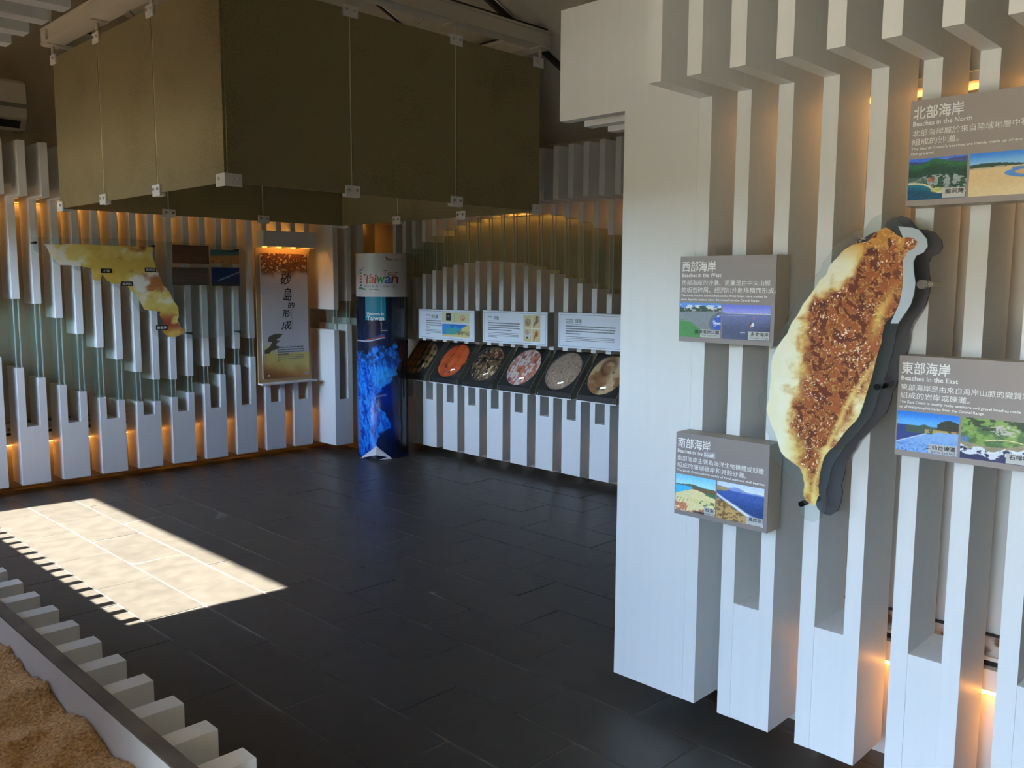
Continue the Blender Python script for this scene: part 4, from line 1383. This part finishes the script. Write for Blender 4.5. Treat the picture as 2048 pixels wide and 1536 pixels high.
# ================================================================== SAMPLE BOXES
XS0, XS1, ZS0, ZS1 = -.030, .226, .742, 1.056      # slope: front edge, back edge
slope = Vector((XS1 - XS0, 0, ZS1 - ZS0))
SL = slope.length
sv = slope.normalized()
sn = Vector((-sv.z, 0, sv.x))                       # outward normal of the slope
def disc_paint(kind):
    def fn(u, v):
        x, y = u, v
        n = fbm(x * 9, y * 9, 3, 4)
        def cells(s, seed):
            gx, gy = np.floor(x * s), np.floor(y * s)
            best = np.full(x.shape, 9.0)
            who = np.zeros(x.shape)
            for a in (-1, 0, 1):
                for b in (-1, 0, 1):
                    cx, cy = gx + a, gy + b
                    rx = vnoise(cx * 7.13 + .5, cy * 3.71 + .5, seed)
                    ry = vnoise(cx * 5.37 + .5, cy * 9.11 + .5, seed + 5)
                    dd = np.hypot((x * s - cx - .2 - .6 * rx), (y * s - cy - .2 - .6 * ry) * .8)
                    who = np.where(dd < best, rx + ry, who)
                    best = np.minimum(best, dd)
            return best, who
        if kind == 0:
            b, w = cells(5, 2)
            c = mixc(flat(x, (40, 26, 20)), (196, 158, 104), sst(.46, .36, b))
            c = mixc(c, (220, 192, 140), sst(.25, .05, b) * .5)
            c = mixc(c, (110, 52, 26), sst(.55, .25, x) * .6)
        elif kind == 1:
            b, w = cells(3, 4)
            c = mixc(flat(x, (60, 22, 14)), (222, 96, 44), sst(.58, .46, b))
            c = mixc(c, (238, 128, 70), sst(.35, .05, b) * .5)
            c = mixc(c, (206, 60, 30), (w > 1.1) * .35)
        elif kind == 2:
            b, w = cells(4, 6)
            c = mixc(flat(x, (52, 36, 26)), (132, 104, 72), sst(.40, .62, fbm(x * 12 + n * 5, y * 5, 4)))
            c = mixc(c, (176, 74, 54), ((x > .55) & (y < .28)) * sst(.4, .6, n) * .9)
            c = mixc(c, (210, 186, 150), (fbm(x * 26, y * 12, 9, 2) > .68) * .9)
            c = mixc(c, (26, 18, 14), sst(.05, .0, np.abs(y - .36)) * .7)
        elif kind == 3:
            b, w = cells(11, 8)
            c = mixc(flat(x, (196, 150, 130)), (232, 214, 204), (w > .9) * .9)
            c = mixc(c, (168, 66, 50), (w < .55) * .85)
            c = mixc(c, (110, 36, 60), sst(.42, .60, b) * .8)
            c = mixc(c, (210, 120, 80), ((w > .6) & (w < .8)) * .7)
        elif kind == 4:
            b, w = cells(22, 10)
            c = mixc(flat(x, (120, 96, 78)), (176, 150, 128), sst(.3, .7, w))
            c = mixc(c, (66, 50, 42), sst(.45, .62, b) * .8)
            c = mixc(c, (196, 170, 144), (fbm(x * 30, y * 30, 3, 2) > .66) * .7)
        else:
            c = mixc(flat(x, (212, 180, 138)), (150, 104, 64), sst(.4, .6, fbm(x * 3, y * 3, 11)))
            d = np.abs((x - .55) - (y - .5) * -.5)
            c = mixc(c, (84, 52, 30), np.exp(-((np.hypot(x - .45, y - .30) - .18) / .05) ** 2) * .8)
            c = mixc(c, (110, 66, 36), np.exp(-(((x - .15) / .1) ** 2 + ((y - .62) / .07) ** 2)) * .9)
            c = mixc(c, (236, 212, 172), np.exp(-(((x - .62) / .12) ** 2 + ((y - .45) / .2) ** 2)) * .7)
            c = mixc(c, (70, 42, 26), np.exp(-(((x - .64) / .02) ** 2 + ((y - .42) / .025) ** 2)))
        return shade_noise(c, x, y, 40, 26, 5)
    return fn
BOXLAB = ['oval sample box with pale grains on black, half hidden behind the round column',
          'oval sample box full of bright orange grains', 'oval sample box with dark brown shells and red bits',
          'oval sample box of red and white coral fragments', 'oval sample box of fine grey-brown sand',
          'oval sample box with large tan pieces, rightmost of the row']
PICS = ['', '有孔蟲', '', '', '', '珊瑚']
for i in range(6):
    ya = -.911 - (i - 1) * .4505
    w = .390
    yb2 = ya - w
    t = thing('sample_box', BOXLAB[i], 'display box', ((XS0 + XS1) / 2, ya - w / 2, .696), 'sloping sample boxes')
    MB().prism([(XS0, .697), (XS0, ZS0), (XS1, ZS1), (XS1 + .006, ZS1), (XS1 + .006, .697)], 'y', yb2 + .004, ya - .004).build('body', BLACKBOX, t)
    for yy in (ya, yb2 + .0036):
        MB().prism([(XS0 - .002, .697), (XS0 - .002, ZS0 + .003), (XS1, ZS1 + .003), (XS1 + .006, .697)], 'y', yy - .0036, yy).build('side_panel', BOXSIDE, t)
    box('tray_edge', WHITE, t, XS0 - .004, XS1, yb2, ya, .690, .6965)
    yc = ya - w / 2
    ctr = Vector((XS0, yc, ZS0)) + slope * .50
    A, B = .170, .184
    rot = math.radians(8)
    def spt(a, b, n, ctr=ctr):
        return ctr + Vector((0, -1, 0)) * a + sv * b + sn * n
    def dfn(U, V):
        a = (U - .5) * 2 * A
        b_ = (.5 - V) * 2 * B
        P = [ctr[k] + np.array([0, -1, 0])[k] * a + sv[k] * b_ + sn[k] * .0012 for k in range(3)]
        return P[0], P[1], P[2]
    painted('sample_picture', dfn, 90, 90, disc_paint(i), PRINT, t, lambda U, V: ((U - .5) ** 2 + (V - .5) ** 2) < .25)
    if PICS[i]:
        cap = PICS[i]
        lettering(cap, plane_fn(tuple(spt(-.045, -.115, 0)), (0, -1, 0), tuple(sv), tuple(sn), .003), .09, .028, BTEXT, t, .0008, 'caption')
    # clear dome
    dv, df = [], []
    NA, NR = 40, 9
    for r in range(NR + 1):
        ph = math.pi / 2 * r / NR
        for a in range(NA):
            q = 2 * math.pi * a / NA
            dv.append(tuple(spt(math.cos(q) * (A + .008) * math.cos(ph), math.sin(q) * (B + .008) * math.cos(ph), .002 + .075 * math.sin(ph))))
    for r in range(NR):
        for a in range(NA):
            b_ = (a + 1) % NA
            df.append((r * NA + a, r * NA + b_, (r + 1) * NA + b_, (r + 1) * NA + a))
    me = bpy.data.meshes.new('dome')
    me.from_pydata(dv, [], df)
    me.polygons.foreach_set('use_smooth', [True] * len(df))
    link('dome', me, DOME, t)
    for q in range(6):
        a = 2 * math.pi * (q + .5) / 6
        p = spt(math.cos(a) * (A + .018), math.sin(a) * (B + .014), 0)
        MB().tube(tuple(p - sn * .001), tuple(p + sn * .005), .0042, 8).build('screw', STEEL, t)
    for s in (-1, 1):
        MB().tube((XS0 - .006, yc + s * .165, .715), (XS0 - .0005, yc + s * .165, .715), .005, 8).build('screw', STEEL, t)

# ================================================================== LABEL BOARDS above the boxes
def ph_diag(u, v):
    c = flat(u, (214, 214, 168))
    c = mixc(c, (34, 38, 48), ((np.abs(u - .24) < .09) & (np.abs(v - .18) < .15)) * 1.0)
    c = mixc(c, (150, 160, 190), ((((u - .24) / .035) ** 2 + ((v - .16) / .05) ** 2) < 1) * .8)
    c = mixc(c, (222, 140, 90), (np.abs(np.hypot((u - .76) / .09, (v - .22) / .11) - .85) < .16) * .9)
    c = mixc(c, (206, 120, 80), ((((u - .77) / .04) ** 2 + ((v - .25) / .05) ** 2) < 1) * .8)
    c = mixc(c, (90, 90, 80), ((np.abs(u - .47) < .006) & (v > .04) & (v < .4)) * .7)
    low = v > .48
    c = mixc(c, (70, 150, 216), low * 1.0)
    c = mixc(c, (40, 116, 196), (low & (v < .60 + .05 * np.sin(u * 22)) & (u > .3) & (u < .85)) * .9)
    c = mixc(c, (90, 176, 150), (low & (np.hypot((u - .42) / .3, (v - .78) / .16) < 1)) * .7)
    c = mixc(c, (222, 206, 140), (low & (v > .92 - .55 * np.clip(u - .40, 0, 1) * (u > .5) - .0 * u)) * 1.0)
    c = mixc(c, (222, 206, 140), (low & (u > .72) & (v > .66 - .4 * (u - .72) * 2)) * 1.0)
    c = mixc(c, (128, 112, 86), ((u > .55) & (v > .76) & (v < .92) & (fbm(u * 20, v * 20, 3) > .4)) * .8)
    c = mixc(c, (230, 232, 236), ((v > .40) & (v < .48)) * 1.0)
    return c
def ph_shells(u, v):
    c = flat(u, (206, 192, 140))
    c = mixc(c, (230, 228, 220), ((np.abs(u - .5) < .025) | (np.abs(v - .5) < .018)) * 1.0)
    n = fbm(u * 16, v * 16, 3)
    e = lambda x, y, a, b: (((u - x) / a) ** 2 + ((v - y) / b) ** 2) < 1
    c = mixc(c, (150, 132, 116), e(.26, .27, .18, .15) * 1.0)
    c = mixc(c, (180, 160, 140), (e(.26, .27, .18, .15) & (n > .5)) * .7)
    q1 = e(.80, .17, .11, .15) | ((np.abs((u - .62) - (.42 - v) * .55) < .035) & (v > .2) & (v < .45) & (u > .53))
    c = mixc(c, (100, 86, 76), q1 * 1.0)
    c = mixc(c, (160, 146, 130), (q1 & (n > .55)) * .8)
    c = mixc(c, (206, 206, 204), e(.26, .74, .19, .17) * 1.0)
    c = mixc(c, (170, 130, 110), (e(.22, .66, .12, .10)) * .7)
    c = mixc(c, (40, 36, 34), e(.22, .86, .06, .04) * .9)
    q2 = e(.78, .70, .10, .11) | ((np.abs((u - .64) - (.9 - v) * .5) < .035) & (v > .72) & (v < .96) & (u > .54))
    c = mixc(c, (196, 104, 48), q2 * 1.0)
    c = mixc(c, (110, 60, 34), (q2 & (n > .58)) * .8)
    return c
def board(y0, y1, z0, z1, label, head, sub, hx, pic, text_x, dense):
    xf = -.085
    t = thing('label_board', label, 'sign', (-.04, (y0 + y1) / 2, z0), 'label boards above the sample boxes')
    box('body', BOARDSIDE, t, xf + .004, -.0006, y1, y0, z0, z1)
    box('face', BOARD, t, xf, xf + .0038, y1, y0, z0, z1)
    U, Vv, N = (0, -1, 0), (0, 0, 1), (-1, 0, 0)
    e = .014
    b = MB()
    for a in ((y1 + e, y0 - e, z1 - e - .002, z1 - e), (y1 + e, y0 - e, z0 + e, z0 + e + .002), (y0 - e - .002, y0 - e, z0 + e, z1 - e), (y1 + e, y1 + e + .002, z0 + e, z1 - e)):
        b.box(xf - .0008, xf - .0001, *a)
    b.build('border_line', GTEXT, t)
    W_ = y0 - y1
    lettering(head, plane_fn((xf, y0 - hx, z1 - .045), U, Vv, N), .030 * len(head), .032, GTEXT, t, .001, 'heading')
    for q, s in enumerate(sub):
        lettering(s, plane_fn((xf, y0 - text_x[0], z1 - .046 - q * .018), U, Vv, N), .0135 * len(s), .0130, GTEXT, t, .0003, 'heading')
    b = MB()
    for q in range(dense[0]):
        x = text_x[0]
        xe = text_x[1] if q < dense[0] - 1 else text_x[0] + (text_x[1] - text_x[0]) * dense[2]
        zz = z1 - .103 - q * .0195
        while x < xe:
            w = rnd.choice((.010, .010, .010, .006))
            b.box(xf - .0008, xf - .0001, y0 - x - w, y0 - x, zz - .0045, zz + .0045)
            x += w + .0028
    for q in range(dense[1]):
        zz = z1 - .103 - dense[0] * .0195 - .004 - q * .0125
        xe = text_x[1] if q < dense[1] - 1 else text_x[0] + (text_x[1] - text_x[0]) * .3
        b.box(xf - .0008, xf - .0001, y0 - xe, y0 - text_x[0], zz - .0016, zz + .0016)
    b.box(xf - .0008, xf - .0001, y0 - text_x[0] - .16, y0 - text_x[0], z1 - .0865, z1 - .0845)
    tag(b.build('fine_print', GTEXT, t), kind='stuff')
    if pic:
        fn, x0, pw, za, ph = pic
        painted('picture', rect_fn((xf, y0 - x0, z1 - za), U, Vv, N, pw, ph), 90, 76, fn, PRINT, t)
board(-.822, -1.583, 1.101, 1.372, 'white label board with a blue and yellow diagram, above the oval boxes beside the column', '有孔蟲', ['海的遺產'], .185, (ph_diag, .335, .36, .022, .215), (.11, .32), (4, 4, .25))
board(-1.690, -2.437, 1.108, 1.380, 'white label board with four shell pictures, middle board above the oval boxes', '貝殼', ['海的遺產'], .135, (ph_shells, .485, .185, .026, .215), (.065, .43), (4, 4, .75))
board(-2.556, -3.318, 1.109, 1.384, 'white label board of text only, above the rightmost oval boxes', '珊瑚', ['海中的建築師', '熱帶的造島者'], .175, None, (.075, .56), (4, 4, .30))

# ================================================================== AIR CONDITIONER
ac = thing('air_conditioner', 'white wall air conditioner high on the far left wall', 'air conditioner', (-3.45, .18, 2.715))
MB().prism([(.2995, 2.73), (.2995, 3.075), (.13, 3.075), (.095, 3.05), (.085, 2.90), (.10, 2.80), (.16, 2.72)], 'x', -3.86, -3.055).build('housing', ACW, ac)
MB().prism([(.108, 2.782), (.152, 2.738), (.146, 2.732), (.100, 2.778)], 'x', -3.82, -3.095).build('louver', DARKBAND, ac)
MB().prism([(.0845, 2.872), (.0855, 2.902), (.0825, 2.902), (.0815, 2.872)], 'x', -3.858, -3.057).build('front_seam', BOXSIDE, ac)
